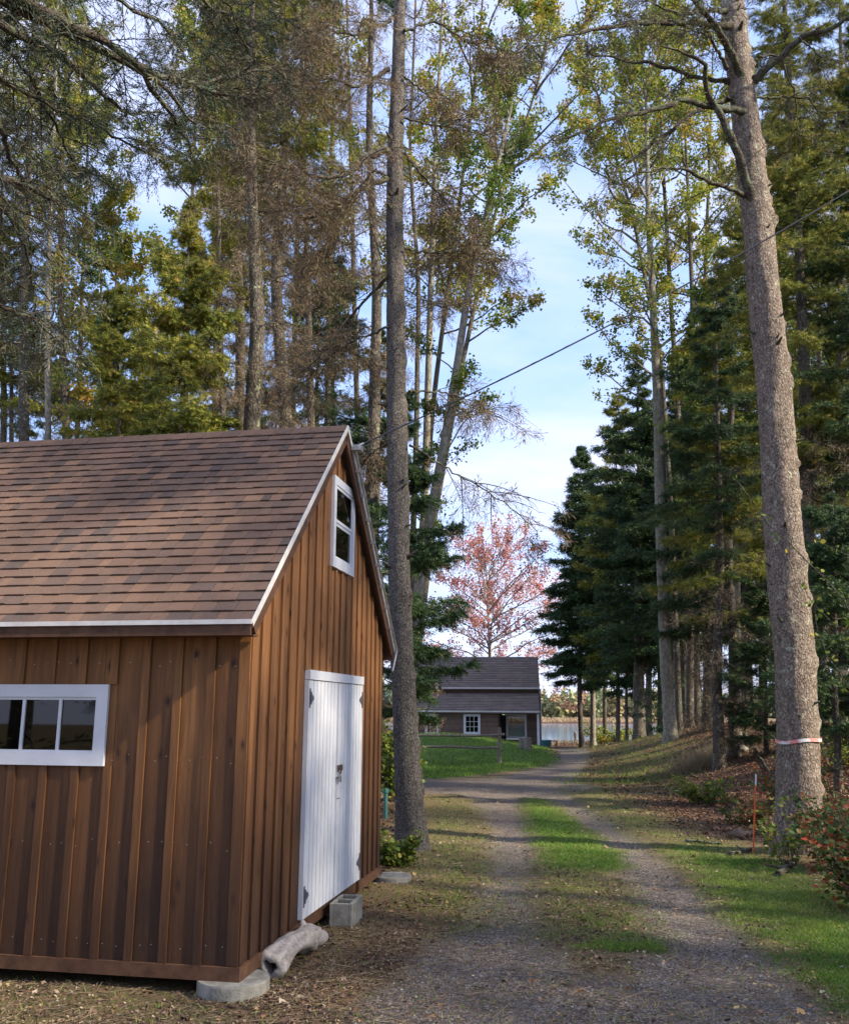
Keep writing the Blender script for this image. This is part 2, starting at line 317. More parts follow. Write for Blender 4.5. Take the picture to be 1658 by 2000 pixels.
def groundmat():
    m, nt, out = newmat('ground_surface'); n = N(nt); p = n.geo(); A = lambda k: n('Attribute', attribute_name=k).outputs['Fac']
    vo = n('TexVoronoi', {'Vector': p, 'Scale': 55.}); vs = n('TexVoronoi', {'Vector': p, 'Scale': 22.})
    f = n.noise(p, 38, 6, .7); b = n.noise(p, 2.2, 5, .6)
    pc = n.ramp(n('SeparateColor', {0: vo.outputs['Color']}).outputs[0], [(0, (.11, .093, .077)), (.5, (.215, .182, .150)), (.9, (.34, .295, .25)), (1, (.48, .43, .36))])
    gv = n.mix(n.ramp(vo.outputs['Distance'], [(.25, grey(0.)), (.7, grey(.8))]), pc, (.07, .058, .05))
    gv = n.mix(n.ramp(b, [(.35, grey(0.)), (.7, grey(.6))]), gv, n.mix(.5, gv, (.17, .115, .08)))
    soil = n.mix(n.ramp(f, [(.3, grey(0.)), (.7, grey(1.))]), (.095, .060, .040), (.27, .170, .108))
    mid = n.noise(p, 11, 6, .75)
    soil = n.mix(n.ramp(mid, [(.40, grey(0.)), (.56, grey(.75))]), soil, n.mix(f, (.05, .06, .018), (.16, .16, .055)))
    soil = n.mix(n.ramp(n.noise(p, 24, 4, .8), [(.55, grey(0.)), (.66, grey(.7))]), soil, (.065, .042, .03))
    red = n.mix(n.ramp(f, [(.3, grey(0.)), (.75, grey(1.))]), (.12, .062, .036), (.29, .155, .088))
    gs = n.mix(n.ramp(n.noise(p, 60, 4), [(.3, grey(0.)), (.7, grey(1.))]), (.045, .085, .013), (.12, .19, .030))
    lt = n.mix(n.ramp(f, [(.35, grey(0.)), (.65, grey(1.))]), (.045, .027, .019), (.15, .082, .05))
    c = n.mix(A('dirt'), soil, red); c = n.mix(A('litter'), c, lt); c = n.mix(A('gravel'), c, gv)
    sp = n.math('MULTIPLY', A('sparse'), n.ramp(n.noise(p, 9, 5, .7), [(.38, grey(0.)), (.58, grey(1.))]))
    c = n.mix(sp, c, n.mix(.35, gs, (.16, .14, .05))); c = n.mix(A('lush'), c, gs)
    bs = n('BsdfPrincipled', {'Base Color': c, 'Roughness': .95, 'Specular IOR Level': .1})
    h = n.math('ADD', n.math('MULTIPLY', vo.outputs['Distance'], -1.), f)
    nt.links.new(n('Bump', {'Height': h, 'Strength': .8, 'Distance': .012}).outputs[0], bs.inputs['Normal'])
    nt.links.new(bs.outputs[0], out.inputs[0]); return m
o = mesh('ground', np.stack([GX, GY, Z], -1).reshape(-1, 3), [F], groundmat(), {'gravel': zg.ravel(), 'lush': zl.ravel(), 'sparse': zs.ravel(), 'dirt': zd.ravel(), 'litter': zt.ravel()}, smooth=True)
tag(o, 'gravel driveway with grassy centre strip and leaf littered forest floor', kind='structure')
# water
m, nt, out = newmat('calm_water'); n = N(nt); p = n.geo()
b = n('BsdfPrincipled', {'Base Color': (.13, .22, .34, 1), 'Roughness': .08, 'IOR': 1.33, 'Specular IOR Level': .5})
nt.links.new(n('Bump', {'Height': n.noise(n('Mapping', {'Vector': p, 'Scale': (1, 2.5, 1)}).outputs[0], 1.2, 4), 'Strength': .12, 'Distance': .04}).outputs[0], b.inputs['Normal']); nt.links.new(b.outputs[0], out.inputs[0])
WZ = -2.35
tag(mesh('water', [(-900, 60, WZ), (900, 60, WZ), (900, 300, WZ), (-900, 300, WZ)], [[(0, 1, 2, 3)]], m), 'calm pale blue inlet beyond the cottage', kind='structure')

# ------------------------------------------------------------------ stuff on the ground
def ground_scatter(n, x0, x1, y0, y1, dens, rs, near=True):
    """points drawn with density falling with distance, kept by dens(x,y)"""
    y = 1/(1/y1+(1/y0-1/y1)*rs.random(n)) if near else rs.uniform(y0, y1, n)
    x = rs.uniform(-1, 1, n)*.0; half = .52*y+.3
    x = rs.uniform(-1, 1, n)*half; k = (x > x0) & (x < x1); x = x[k]; y = y[k]
    k = rs.random(len(x)) < dens(x, y); x = x[k]; y = y[k]
    inside = (x+1.155)*math.cos(.181)-(y-6.274)*math.sin(.181)  # local shed x
    ly = (x+1.155)*math.sin(.181)+(y-6.274)*math.cos(.181)
    k = ~((inside < -.05) & (ly > .05) & (ly < 3.9)); x = x[k]; y = y[k]
    return np.stack([x, y, hgt(x, y)], -1)
rs = np.random.default_rng(11)
def blades(name, P, h, w, mat, label, kind='stuff', lean=.5, cat=None, tb=None):
    n = len(P); a = rs.uniform(0, 2*PI, n); d = np.stack([np.cos(a), np.sin(a), 0*a], -1); H = h*rs.uniform(.5, 1.3, n)[:, None]
    ln = np.stack([rs.normal(0, lean, n), rs.normal(0, lean, n), np.ones(n)], -1); W = w*rs.uniform(.6, 1.3, n)[:, None]
    b0 = P-d*W; b1 = P+d*W; mid = P+ln*H*.55; tip = P+ln*H*np.array([1.5, 1.5, 1.]); m0 = mid-d*W*.7; m1 = mid+d*W*.7
    V = np.stack([b0, b1, m1, m0, tip], 1).reshape(-1, 3); i = np.arange(n)[:, None]*5
    t = np.clip(.45+.38*nse(P[:, 0], P[:, 1], 1.6, 31)+rs.normal(0, .17, n), 0, 1) if tb is None else np.clip(tb+rs.normal(0, .2, n), 0, 1)
    o = mesh(name, V, [i+np.array([0, 1, 2, 3]), i+np.array([3, 2, 4])], mat, np.repeat(t, 5))
    return tag(o, label, cat, kind=kind)
P = ground_scatter(900000, -3.5, 9.5, 5.6, 27, lambda x, y: zones(x, y)[1]**1.3*(y < 26)*np.clip(.75+.7*nse(x, y, 7, 41), .15, 1), rs)
blades('grass', P, .030, .0034, M['grass'], 'short bright green grass on the centre strip and right verge')
P = ground_scatter(620000, -4, 10, 5.6, 27, lambda x, y: (.50*zones(x, y)[2]+.014)*np.clip(.6+.9*nse(x, y, 9, 12), 0, 1.6), rs)
blades('sparse_grass', P, .035, .003, M['grass'], 'thin yellowish grass in the worn ground beside the tracks', tb=.72)
P = ground_scatter(90000, -6, 12, 24, 48, lambda x, y: np.clip(zones(x, y)[1]+.7*zones(x, y)[2], 0, 1), rs)
blades('lawn_grass', P, .08, .012, M['grass'], 'green lawn grass on the mound before the cottage', tb=.35)
P = ground_scatter(26000, -4, 9.5, 5.6, 30, lambda x, y: .05+.0*x, rs); 
peb = np.array([(1, 0, 0), (-.9, .1, 0), (.1, .8, 0), (0, -.85, .05), (0, .05, .55), (0, 0, -.4)]); pebf = np.array([(0, 2, 4), (2, 1, 4), (1, 3, 4), (3, 0, 4), (2, 0, 5), (1, 2, 5), (3, 1, 5), (0, 3, 5)])
P = ground_scatter(300000, -4, 9.5, 5.4, 24, lambda x, y: (lambda z: np.clip(z[0]*.50+.035, 0, 1)*(1-z[1]))(zones(x, y)), rs)
V, F = inst(peb, pebf, P-[0, 0, .002]-np.stack([0*P[:, 0], 0*P[:, 0], .03*zones(P[:, 0], P[:, 1])[0]], -1), zmat(rs, len(P), .25), 0.0052*np.exp(rs.normal(0, .45, len(P))))
tag(mesh('gravel', V, [F], M['pebble'], np.repeat(rs.beta(2, 2.6, len(P)), 6)), 'loose grey and brown gravel scattered over the drive', kind='stuff')
leaf = np.array([(0, 0, 0), (.35, .42, .05), (1, 0, .10), (.4, -.45, .06), (.45, 0, -.05)])-np.array([.45, 0, 0]); leaff = np.array([(0, 3, 4), (3, 2, 4), (2, 1, 4), (1, 0, 4)])
P = ground_scatter(60000, -4, 9.5, 5.5, 30, lambda x, y: .018+.16*zones(x, y)[2]+.04*zones(x, y)[1]+.05*zones(x, y)[3], rs)
V, F = inst(leaf, leaff, P+[0, 0, .012], zmat(rs, len(P), .35), .025*np.exp(rs.normal(0, .35, len(P))))
tag(mesh('fallen_leaves', V, [F], M['fallen'], np.repeat(rs.random(len(P)), 5)), 'tan and orange leaves fallen on drive and grass', kind='stuff')
P = ground_scatter(420000, -4, 22, 8.5, 46, lambda x, y: zones(x, y)[4]*.55, rs)
V, F = inst(leaf, leaff, P+[0, 0, .01], zmat(rs, len(P), .6), (.026+.0006*P[:, 1])*np.exp(rs.normal(0, .4, len(P))))
tag(mesh('leaf_litter', V, [F], M['litter'], np.repeat(rs.beta(1.6, 2.2, len(P)), 5)), 'reddish brown leaf litter covering the wooded bank', kind='stuff')
# small needles, chips and twigs on the drive edge
P = ground_scatter(520000, -4.5, 12, 5.3, 28, lambda x, y: (lambda z: (.045+.30*z[3]+.26*z[2]+.15*(1-z[0]))*(1-.8*z[1])*np.clip(.75+.6*nse(x, y, 4, 21), 0, 1.5))(zones(x, y)), rs)
V, F = inst(leaf, leaff, P+[0, 0, .006], zmat(rs, len(P), .5), .0115*np.exp(rs.normal(0, .5, len(P)))*(1+.03*P[:, 1]))
tag(mesh('bark_chips', V, [F], M['chips'], np.repeat(rs.beta(1.3, 1.5, len(P)), 5)), 'flecks of bark, chips and crumbled leaves over the worn dirt', kind='stuff')
P = ground_scatter(110000, -4, 12, 5.4, 26, lambda x, y: .09+.34*zones(x, y)[3]+.30*zones(x, y)[4]+.1*zones(x, y)[2], rs)
n_ = len(P); a = rs.uniform(0, PI, n_); L = .03*np.exp(rs.normal(0, .6, n_))*(1+.03*P[:, 1]); d = np.stack([np.cos(a), np.sin(a), rs.normal(0, .08, n_)], -1)*L[:, None]
PP = np.stack([P-d, P+d*.1+rs.normal(0, .003, P.shape), P+d], 1)+[0, 0, .008]; V, F = tubes(PP, np.stack([.002+0*L, .0022+0*L, .001+0*L], 1), 3)
tag(mesh('twig_debris', V, [F], M['twig'], np.repeat(rs.random(n_), 9)), 'small fallen twigs and needles lying on the dirt', kind='stuff')

# ------------------------------------------------------------------ shed
YAW = .181; W = 3.95; HE = 2.42; HR = 4.18; OE = .2465; HU = 2.196; OV = .0925; LEN = 6.6; SL = (HR-HU)/(W/2+OE); OEF = .13
shed = empty('shed', (-1.155, 6.274, .09), -YAW, 'brown board and batten shed with white double doors and shingled gable roof', 'shed')
def rz(y): return HU+SL*(OE+min(y, W-y))     # roof plane height over local y
TH = .10
rr = np.random.default_rng(3)
# front (eave) wall, window opening
def lp(px, py, plane):  # pixel -> shed local point on plane 'x'=0 or 'y'=0
    cy, sy = math.cos(YAW), math.sin(YAW); d = ray(px, py); o_ = np.array([1.155, -6.274, EYE-.09])
    L = lambda v: np.array([v[0]*cy-v[1]*sy, v[0]*sy+v[1]*cy, v[2]])
    o_ = L(o_); d = L(d); t = -o_[0]/d[0] if plane == 'x' else -o_[1]/d[1]; return o_+d*t
wa = lp(216, 1337, 'y'); wb = lp(207, 1496, 'y'); WX1 = (wa[0]+wb[0])/2; WZ1 = wa[2]; WZ0 = wb[2]
WX0 = WX1-1.15
mb = MB(); step = .2335; x = 0.; nb = 0
TOPZ = rz(0)-TH
while x > -LEN+.01:
    x0 = max(x-step, -LEN); t = rr.random(); th = rr.uniform(0, .003)
    segs = [(0, TOPZ)]
    a, b_ = x0+.0015, x-.0015
    if b_ > WX0+.05 and a < WX1-.05: 
        if a < WX0+.05 or b_ > WX1-.05:   # board partly beside the opening: split it
            if b_ > WX1-.05: mb.box((WX1-.05, -.0-th, 0), (b_, .022, TOPZ), t); b_ = WX1-.0515
            if a < WX0+.05: mb.box((a, -th, 0), (WX0+.05, .022, TOPZ), t); a = WX0+.0515
        segs = [(0, WZ0+.05), (WZ1-.05, TOPZ)]
    for z0, z1 in segs: mb.box((a, -th, z0), (b_, .022, z1), t)
    x -= step
x = -.03; k = 0
while x > -LEN:
    t = rr.random()
    segs = [(.0, TOPZ-.0)]
    if WX0-.03 < x < WX1+.03: segs = [(0, WZ0-.001), (WZ1+.001, TOPZ)]
    for z0, z1 in segs:
        wd = .055 if k else .075
        mb.box((x-wd/2, -.018-rr.uniform(0, .002), max(z0, 0.073)), (x+wd/2, -.0032, z1), t)
        for zz in np.arange(.3, z1, .62):
            if zz > z0: mb.box((x-.005, -.0275, zz+rr.uniform(-.02, .02)), (x+.005, -.0262, zz+.03), .5, 1) if False else None
    x -= step; k += 1
# nails: small pale heads in rows over the boards
for zrow in (.17, .78, 1.32, 1.95):
    x = -.1
    while x > -LEN:
        z = zrow+rr.uniform(-.025, .025)
        if not (WX0-.02 < x < WX1+.02 and WZ0-.02 < z < WZ1+.02):
            q = 6; aa = np.arange(q)*2*PI/q; mb.add(np.stack([x+.0035*np.cos(aa), np.full(q, -.0045), z+.0035*np.sin(aa)], -1), [list(range(q))], .5, 1)
        x -= rr.uniform(.07, .12)
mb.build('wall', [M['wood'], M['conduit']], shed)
# gable wall
mb = MB(); y = 0.
while y < W-.001:
    y1 = min(y+.2, W); t = rr.random(); th = rr.uniform(0, .003)
    a, b_ = y+.0015, y1-.0015
    parts = [(a, W/2), (W/2, b_)] if a < W/2 < b_ else [(a, b_)]
    for a, b_ in parts:
        za, zb = rz(a)-TH, rz(b_)-TH
        mb.hexa([(-.022, a, 0), (th, a, 0), (th, b_, 0), (-.022, b_, 0)], [(-.022, a, za), (th, a, za), (th, b_, zb), (-.022, b_, zb)], t)
    y = y1
GW = [lp(*p, 'x') for p in ((649, 928), (689, 963), (684, 1127), (642, 1105))]
GY0, GY1 = (GW[0][1]+GW[3][1])/2, (GW[1][1]+GW[2][1])/2; GZ0, GZ1 = (GW[2][2]+GW[3][2])/2, (GW[0][2]+GW[1][2])/2
DY0, DY1, DZ0, DZ1 = 1.20, 2.945, .098, 1.95
y = .03
while y < W:
    t = rr.random(); wd = .055 if .1 < y < W-.1 else .07
    segs = [(0.073, rz(y)-TH-.03)]
    if DY0-.03 < y < DY1+.03: segs = [(DZ1+.001, rz(y)-TH-.03)]
    if GY0-.03 < y < GY1+.03: segs = [(segs[0][0], GZ0-.001), (GZ1+.001, rz(y)-TH-.05)]
    for z0, z1 in segs:
        if z1 > z0: mb.box((.0032, y-wd/2, z0), (.018+rr.uniform(0, .002), y+wd/2, z1), t)
    y += .2 if y > .1 else .17
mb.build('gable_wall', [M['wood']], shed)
# back and far walls (closed shell, back one with a window hole)
mb = MB()
BX0, BX1, BZ0, BZ1 = -2.35, -1.45, 1.15, 1.75
mb.box((-LEN, W-.022, 0), (BX0, W, TOPZ)); mb.box((BX1, W-.022, 0), (-.022, W, TOPZ)); mb.box((BX0, W-.022, 0), (BX1, W, BZ0)); mb.box((BX0, W-.022, BZ1), (BX1, W, TOPZ))
for xx in (-LEN,): mb.hexa([(xx, .022, 0), (xx+.02, .022, 0), (xx+.02, W-.022, 0), (xx, W-.022, 0)], [(xx, .022, TOPZ), (xx+.02, .022, TOPZ), (xx+.02, W-.022, TOPZ), (xx, W-.022, TOPZ)])
mb.add([(-LEN+.01, 0, TOPZ), (-LEN+.01, W, TOPZ), (-LEN+.01, W/2, HR-TH)], [(0, 1, 2)])
mb.build('back_wall', M['wood'], shed)
mb = MB(); mb.box((-LEN+.03, .03, .02), (-.03, W-.03, .06)); mb.build('floor', M['darkin'], shed)
mb = MB(); mb.box(((BX0+BX1)/2-.012, W-.03, BZ0), ((BX0+BX1)/2+.012, W+.005, BZ1)); mb.box((BX0-.03, W+.001, BZ0-.05), (BX1+.03, W+.02, BZ0)); mb.box((BX0-.03, W+.001, BZ1), (BX1+.03, W+.02, BZ1+.05)); mb.build('back_window_frame', M['trimwood'], shed)
# skirt boards
mb = MB(); mb.box((-LEN, -.030, -.012), (.030, -.0045, .070), .35); mb.build('skirt_board', M['trimwood'], shed)
mb = MB(); mb.box((.0045, -.0044, -.012), (.030, DY0-.02, .070), .25); mb.build('skirt_board', M['trimwood'], shed)
mb = MB(); mb.box((.0045, DY1+.02, -.012), (.030, W, .070), .3); mb.build('skirt_board', M['trimwood'], shed)
mb = MB(); mb.box((-.02, DY0-.02, -.02), (.003, DY1+.02, .097), .0); mb.build('sill_beam', M['trimwood'], shed)
# roof
mb = MB()
def slope(side, xa, xb, da, db, lift0, lift1, th, tint, m=0):
    """panel on a slope: da..db distance up from the eave; side 0 = front, 1 = back"""
    c = 1/math.sqrt(1+SL*SL); s = SL*c
    def q(x, d, l):
        y = -OE+d*c-l*s; z = HU+d*s+l*c
        return (x, y if side == 0 else W-y, z)
    b0 = [q(xa, da, lift0-th), q(xb, da, lift0-th), q(xb, db, lift1-th), q(xa, db, lift1-th)]
    t0 = [q(xa, da, lift0), q(xb, da, lift0), q(xb, db, lift1), q(xa, db, lift1)]
    if side: b0 = b0[::-1]; t0 = t0[::-1]
    mb.hexa(b0, t0, tint, m)
SLEN = math.hypot(W/2+OE, HR-HU); XA, XB = -LEN-.1, OV
rows = 26; ex = SLEN/rows; hi = False
for side in (0, 1):
    sdd = 0 if side == 0 else OE-OEF
    slope(side, XA, XB-.002, sdd, SLEN-.01, -.004, -.004, .045, .1)
    for r in range(rows):
        d0 = r*ex
        if d0 < sdd-.02: continue
        x = XB
        while x > XA:
            w = rr.choice([.07, .10, .12, .15, .18]); t = float(np.clip(rr.normal(.45, .2), 0, 1)); x0 = max(x-w, XA)
            j = rr.uniform(-.005, .003)
            t = float(np.clip(t+(.08 if hi else -.08), 0, 1)); hi = not hi
            slope(side, x0, x-.0030, d0+j-(.004 if hi else 0), min(d0+ex+.012, SLEN), .0125+(.005 if hi else 0)+rr.uniform(0, .003), .0035, .010, t)
            x = x0
rf = mb.build('roof', M['roof'], shed)
mb = MB(); c = 1/math.sqrt(1+SL*SL); s_ = SL*c  # ridge caps
x = XB
while x > XA:
    x0 = max(x-.17, XA); t = rr.uniform(.35, .7)
    for sg in (0, 1):
        def q(x, d, l): y = W/2-d*c-l*s_; return (x, y if sg == 0 else W-y, HR-d*s_+l*c)
        b0 = [q(x0, .13, .010), q(x-.001, .13, .014), q(x-.001, 0, .014), q(x0, 0, .010)]; t0 = [q(x0, .13, .015), q(x-.001, .13, .020), q(x-.001, 0, .020), q(x0, 0, .015)]
        if sg: b0 = b0[::-1]; t0 = t0[::-1]
        mb.hexa(b0, t0, t)
    x = x0
mb.build('ridge_cap', M['roof'], rf)
def rake(side, a0, a1, l0, l1, d0, d1):  # strip along the rake at x a0..a1, lift l0..l1
    def q(x, d, l):
        y = -OE+d*c-l*s_; z = HU+d*s_+l*c; return (x, y if side == 0 else W-y, z)
    b0 = [q(a0, d0, l0), q(a1, d0, l0), q(a1, d1, l0), q(a0, d1, l0)]; t0 = [q(a0, d0, l1), q(a1, d0, l1), q(a1, d1, l1), q(a0, d1, l1)]
    return (b0[::-1], t0[::-1]) if side else (b0, t0)
for side in (0, 1):
    d0 = -.006 if side == 0 else OE-OEF
    mb = MB(); b0, t0 = rake(side, OV+.0005, OV+.009, -.028, .013, d0, SLEN+(.0 if side else .0)); mb.hexa(b0, t0, .5)
    if side == 0: mb.box((XA, -OE-.024, HU-.014), (OV+.009, -OE-.012, HU+.016), .5)
    mb.build('drip_edge', M['drip'], shed)
    mb = MB(); b0, t0 = rake(side, OV-.030, OV-.004, -.118, -.0505, d0+.03, SLEN-.05); mb.hexa(b0, t0, .3); mb.build('rake_board', M['trimwood'], shed)
mb = MB(); mb.box((XA, -OE-.008, HU-.085), (OV-.004, -OE+.016, HU-.015), .75); mb.build('fascia', M['trimwood'], shed)
mb = MB(); mb.box((XA, -OE+.017, HU-.080), (OV-.031, -.0325, HU-.065), .3); mb.build('soffit', M['trimwood'], shed)
mb = MB(); mb.box((XA, W+OEF-.016, HU-.03), (OV-.004, W+OEF+.006, HU+.09), .5); mb.build('fascia', M['trimwood'], shed)
# conduit on the far rake
mb = MB()
def fr(d, l): return (OV+.03, W-(-OE+d*c-l*s_), HU+d*s_+l*c)
pts = [fr(d, -.005) for d in np.linspace(OE-OEF+.0, SLEN-.22, 14)]
mb.tube(pts[::-1]+[(OV+.02, W+.12, HU-.02), (OV+.0, W+.09, HU-.15)], .011, 8); mb.build('conduit', M['conduit'], shed, True)
for d in np.linspace(.5, SLEN-.45, 8):
    mb = MB(); p = fr(d, -.005); mb.box((OV-.004, p[1]-.012, p[2]-.045), (OV+.045, p[1]+.012, p[2]-.012)); mb.build('conduit_clip', M['conduit'], shed)
mb = MB(); p = fr(SLEN-.24, .01); mb.box((OV+.0, p[1]-.05, p[2]-.03), (OV+.09, p[1]+.06, p[2]+.02)); mb.tube([(OV+.05, p[1], p[2]+.02), (OV+.10, p[1]+.03, p[2]+.05)], .012, 8); mb.build('cable_bracket', M['conduit'], shed)
# awning window in the front wall
win = MB(); fw = .085
win.box((WX0, -.030, WZ1-fw), (WX1, -.0045, WZ1)); win.box((WX0, -.030, WZ0), (WX1, -.0045, WZ0+fw)); win.box((WX1-fw, -.030, WZ0+fw), (WX1, -.0045, WZ1-fw)); win.box((WX0, -.030, WZ0+fw), (WX0+fw, -.0045, WZ1-fw))
wf = win.build('window', M['white'], shed)
ia, ib = WX0+fw, WX1-fw; pw = (lp(124, 1400, 'y')[0]-lp(53, 1400, 'y')[0]); mx = ib-(lp(192, 1400, 'y')[0]-lp(122, 1400, 'y')[0])
while mx > ia+.1:
    q = MB(); q.box((mx-.011, -.022, WZ0+fw), (mx+.011, -.002, WZ1-fw)); q.build('glazing_bar', M['white'], wf); mx -= pw
q = MB(); q.box((ia, -.010, WZ0+fw), (ib, -.006, WZ1-fw)); q.build('pane', M['glass'], wf)
q = MB(); q.box((ia, -.020, WZ1-fw-.018), (ib, .01, WZ1-fw-.0005)); q.box((ia, -.020, WZ0+fw+.0005), (ib, .01, WZ0+fw+.015)); q.build('sash', M['white'], wf)
# gable window
win = MB(); fw = .075; X = .034
win.box((.0045, GY0, GZ1-fw), (X, GY1, GZ1)); win.box((.0045, GY0, GZ0), (X, GY1, GZ0+fw*1.1)); win.box((.0045, GY0, GZ0+fw*1.1), (X, GY0+fw, GZ1-fw)); win.box((.0045, GY1-fw, GZ0+fw*1.1), (X, GY1, GZ1-fw))
gf = win.build('gable_window', M['white'], shed); a, b_ = GY0+fw, GY1-fw; zm = (GZ0+GZ1)/2
for z0, z1, xx in ((zm, GZ1-fw, .020), (GZ0+fw*1.1, zm, .012)):
    q = MB(); sfw = .028
    q.box((xx-.008, a, z1-sfw), (xx+.006, b_, z1-.0005)); q.box((xx-.008, a, z0+.0005), (xx+.006, b_, z0+sfw)); q.box((xx-.008, a, z0+sfw), (xx+.006, a+sfw, z1-sfw)); q.box((xx-.008, b_-sfw, z0+sfw), (xx+.006, b_, z1-sfw))
    sa = q.build('sash', M['white'], gf)
    q = MB(); q.box((xx-.003, a+sfw, z0+sfw), (xx, b_-sfw, z1-sfw)); q.build('pane', M['glass'], gf)
q = MB(); q.box((.0035, a, GZ0+fw*1.1), (.0045, b_, GZ1-fw)); q.build('window_dark_sheet', M['darkin'], gf)  # dark sheet behind the panes stands in for the unlit inside
# double door of white tongue and groove boards
DM = (DY0+DY1)/2
hd = MB(); hd.box((.0045, DY0, DZ1-.075), (.050, DM-.001, DZ1)); hd.box((.0045, DM+.001, DZ1-.075), (.050, DY1, DZ1)); hd.build('door_header', M['white'], shed)
for i, (a, b_) in enumerate(((DY0, DM-.004), (DM+.004, DY1))):
    q = MB(); nbd = 8; w = (b_-a-.05)/nbd
    q.box((.0045, a, DZ0), (.030, b_, DZ1-.079))
    for kk in range(nbd):
        y0 = a+.025+kk*w
        q.box((.0305, y0+.006, DZ0+.001), (.040, y0+w-.006, DZ1-.082))
    q.box((.0305, a, DZ0), (.041, a+.022, DZ1-.080)); q.box((.0305, b_-.022, DZ0), (.041, b_, DZ1-.080))
    dr = q.build('door', M['white'], shed)
    for z in (DZ1-.22, DZ0+.16):
        h = MB(); e = a+.012 if i == 0 else b_-.012; sg = 1 if i == 0 else -1
        h.box((.0415, min(e, e+sg*.028), z-.075), (.046, max(e, e+sg*.028), z+.075))
        h.add([(.047, e+sg*.029, z-.045), (.047, e+sg*.029, z+.045), (.047, e+sg*.115, z+.010), (.047, e+sg*.115, z-.010), (.042, e+sg*.029, z-.045), (.042, e+sg*.029, z+.045), (.042, e+sg*.115, z+.010), (.042, e+sg*.115, z-.010)],
              [(0, 1, 2, 3), (7, 6, 5, 4), (0, 4, 5, 1), (1, 5, 6, 2), (2, 6, 7, 3), (3, 7, 4, 0)])
        h.tube([(.049, e+sg*.028, z-.05), (.049, e+sg*.028, z+.05)], .006, 6); h.build('hinge', M['darkmetal'], dr)
    if i == 1:
        h = MB(); h.box((.0415, DM-.022, DZ0+.02), (.052, DM+.020, DZ1-.09)); h.build('astragal', M['white'], dr)
zh = DZ0+1.02
h = MB(); h.box((.0525, DM-.03, zh), (.058, DM+.12, zh+.055)); h.box((.0585, DM+.07, zh+.008), (.062, DM+.118, zh+.046)); h.box((.0525, DM-.05, zh-.055), (.057, DM+.03, zh-.040))
h.tube([(.06, DM+.01, zh+.03), (.078, DM+.005, zh+.03), (.078, DM, zh-.012), (.062, DM-.005, zh-.018)], .006, 6); h.build('hasp', M['rust'], shed)
h = MB(); h.box((.058, DM-.028, zh-.085), (.080, DM+.020, zh-.035)); h.tube([(.069, DM-.018, zh-.036), (.069, DM-.018, zh+.0), (.069, DM-.004, zh+.012), (.069, DM+.010, zh+.0), (.069, DM+.010, zh-.036)], .004, 6); h.build('padlock', M['metal'], shed)
h = MB(); h.tube([(.056, DM-.02, zh-.22), (.066, DM+.0, zh-.22), (.056, DM+.035, zh-.22)], .004, 6); h.build('hook', M['rust'], shed)
def ldw(p):  # shed local to world
    cy, sy = math.cos(YAW), math.sin(YAW); return np.array([-1.155+p[0]*cy+p[1]*sy, 6.274-p[0]*sy+p[1]*cy, .09+p[2]])
# footing discs
def disc(cx, cy, r, z0, z1, label):
    rs_ = np.random.default_rng(int(abs(cx*100))); q = MB(); k = 48; a = np.arange(k)*2*PI/k; rr_ = r*(1+rs_.normal(0, .006, k))
    rings = [(1, z0), (1.0, z1-.012), (.985, z1), (.5, z1+.001)]
    V = np.concatenate([np.stack([cx+rr_*f*np.cos(a), cy+rr_*f*np.sin(a), np.full(k, z)], -1) for f, z in rings]+[[(cx, cy, z1+.001)]])
    F4 = [(i*k+j, i*k+(j+1) % k, (i+1)*k+(j+1) % k, (i+1)*k+j) for i in range(3) for j in range(k)]
    base = (cx, cy, z0)
    o = mesh('footing_disc', V, [F4, [(3*k+j, 3*k+(j+1) % k, 4*k) for j in range(k)]], M['concrete'], base=base); o.location = base
    return tag(o, label, 'footing', 'concrete footing discs under the shed')
p = ldw((-.05, .085, 0)); disc(p[0], p[1], .225, -.06, .077, 'round grey concrete disc under the nearest shed corner')
p = ldw((0.12, W+.06, 0)); disc(p[0], p[1], .20, -.06, .055, 'round concrete disc under the far shed corner by the trunk')
# concrete block
q = MB(); bl, bw, bh, t = .39, .19, .19, .032
cp = ldw((.047+bw/2, 0, 0)); a_ = g(640, 1800)
for (x0, x1, y0, y1) in ((0, bl, 0, t), (0, bl, bw-t, bw), (0, t, t, bw-t), (bl-t, bl, t, bw-t), (bl/2-t/2, bl/2+t/2, t, bw-t)): q.box((x0-bl/2, y0-bw/2, 0), (x1-bl/2, y1-bw/2, bh))
q.box((-bl/2+t, -bw/2+t, .02), (-t/2, bw/2-t, .06), .2); q.box((t/2, -bw/2+t, .02), (bl/2-t, bw/2-t, .06), .2)
lb = lp(640, 1790, 'x'); o = q.build('concrete_block', M['concrete']); p = ldw((.155, DM-.02, 0)); o.location = (p[0], p[1], float(hgt(p[0], p[1]))-.01); o.rotation_euler = (0, 0, PI/2-YAW+.03); o.scale = (1.02, 1., 1.0)
bv = o.modifiers.new('bevel', 'BEVEL'); bv.width = .006; bv.segments = 2
tag(o, 'grey two hole concrete block used as a step below the white doors', 'block')
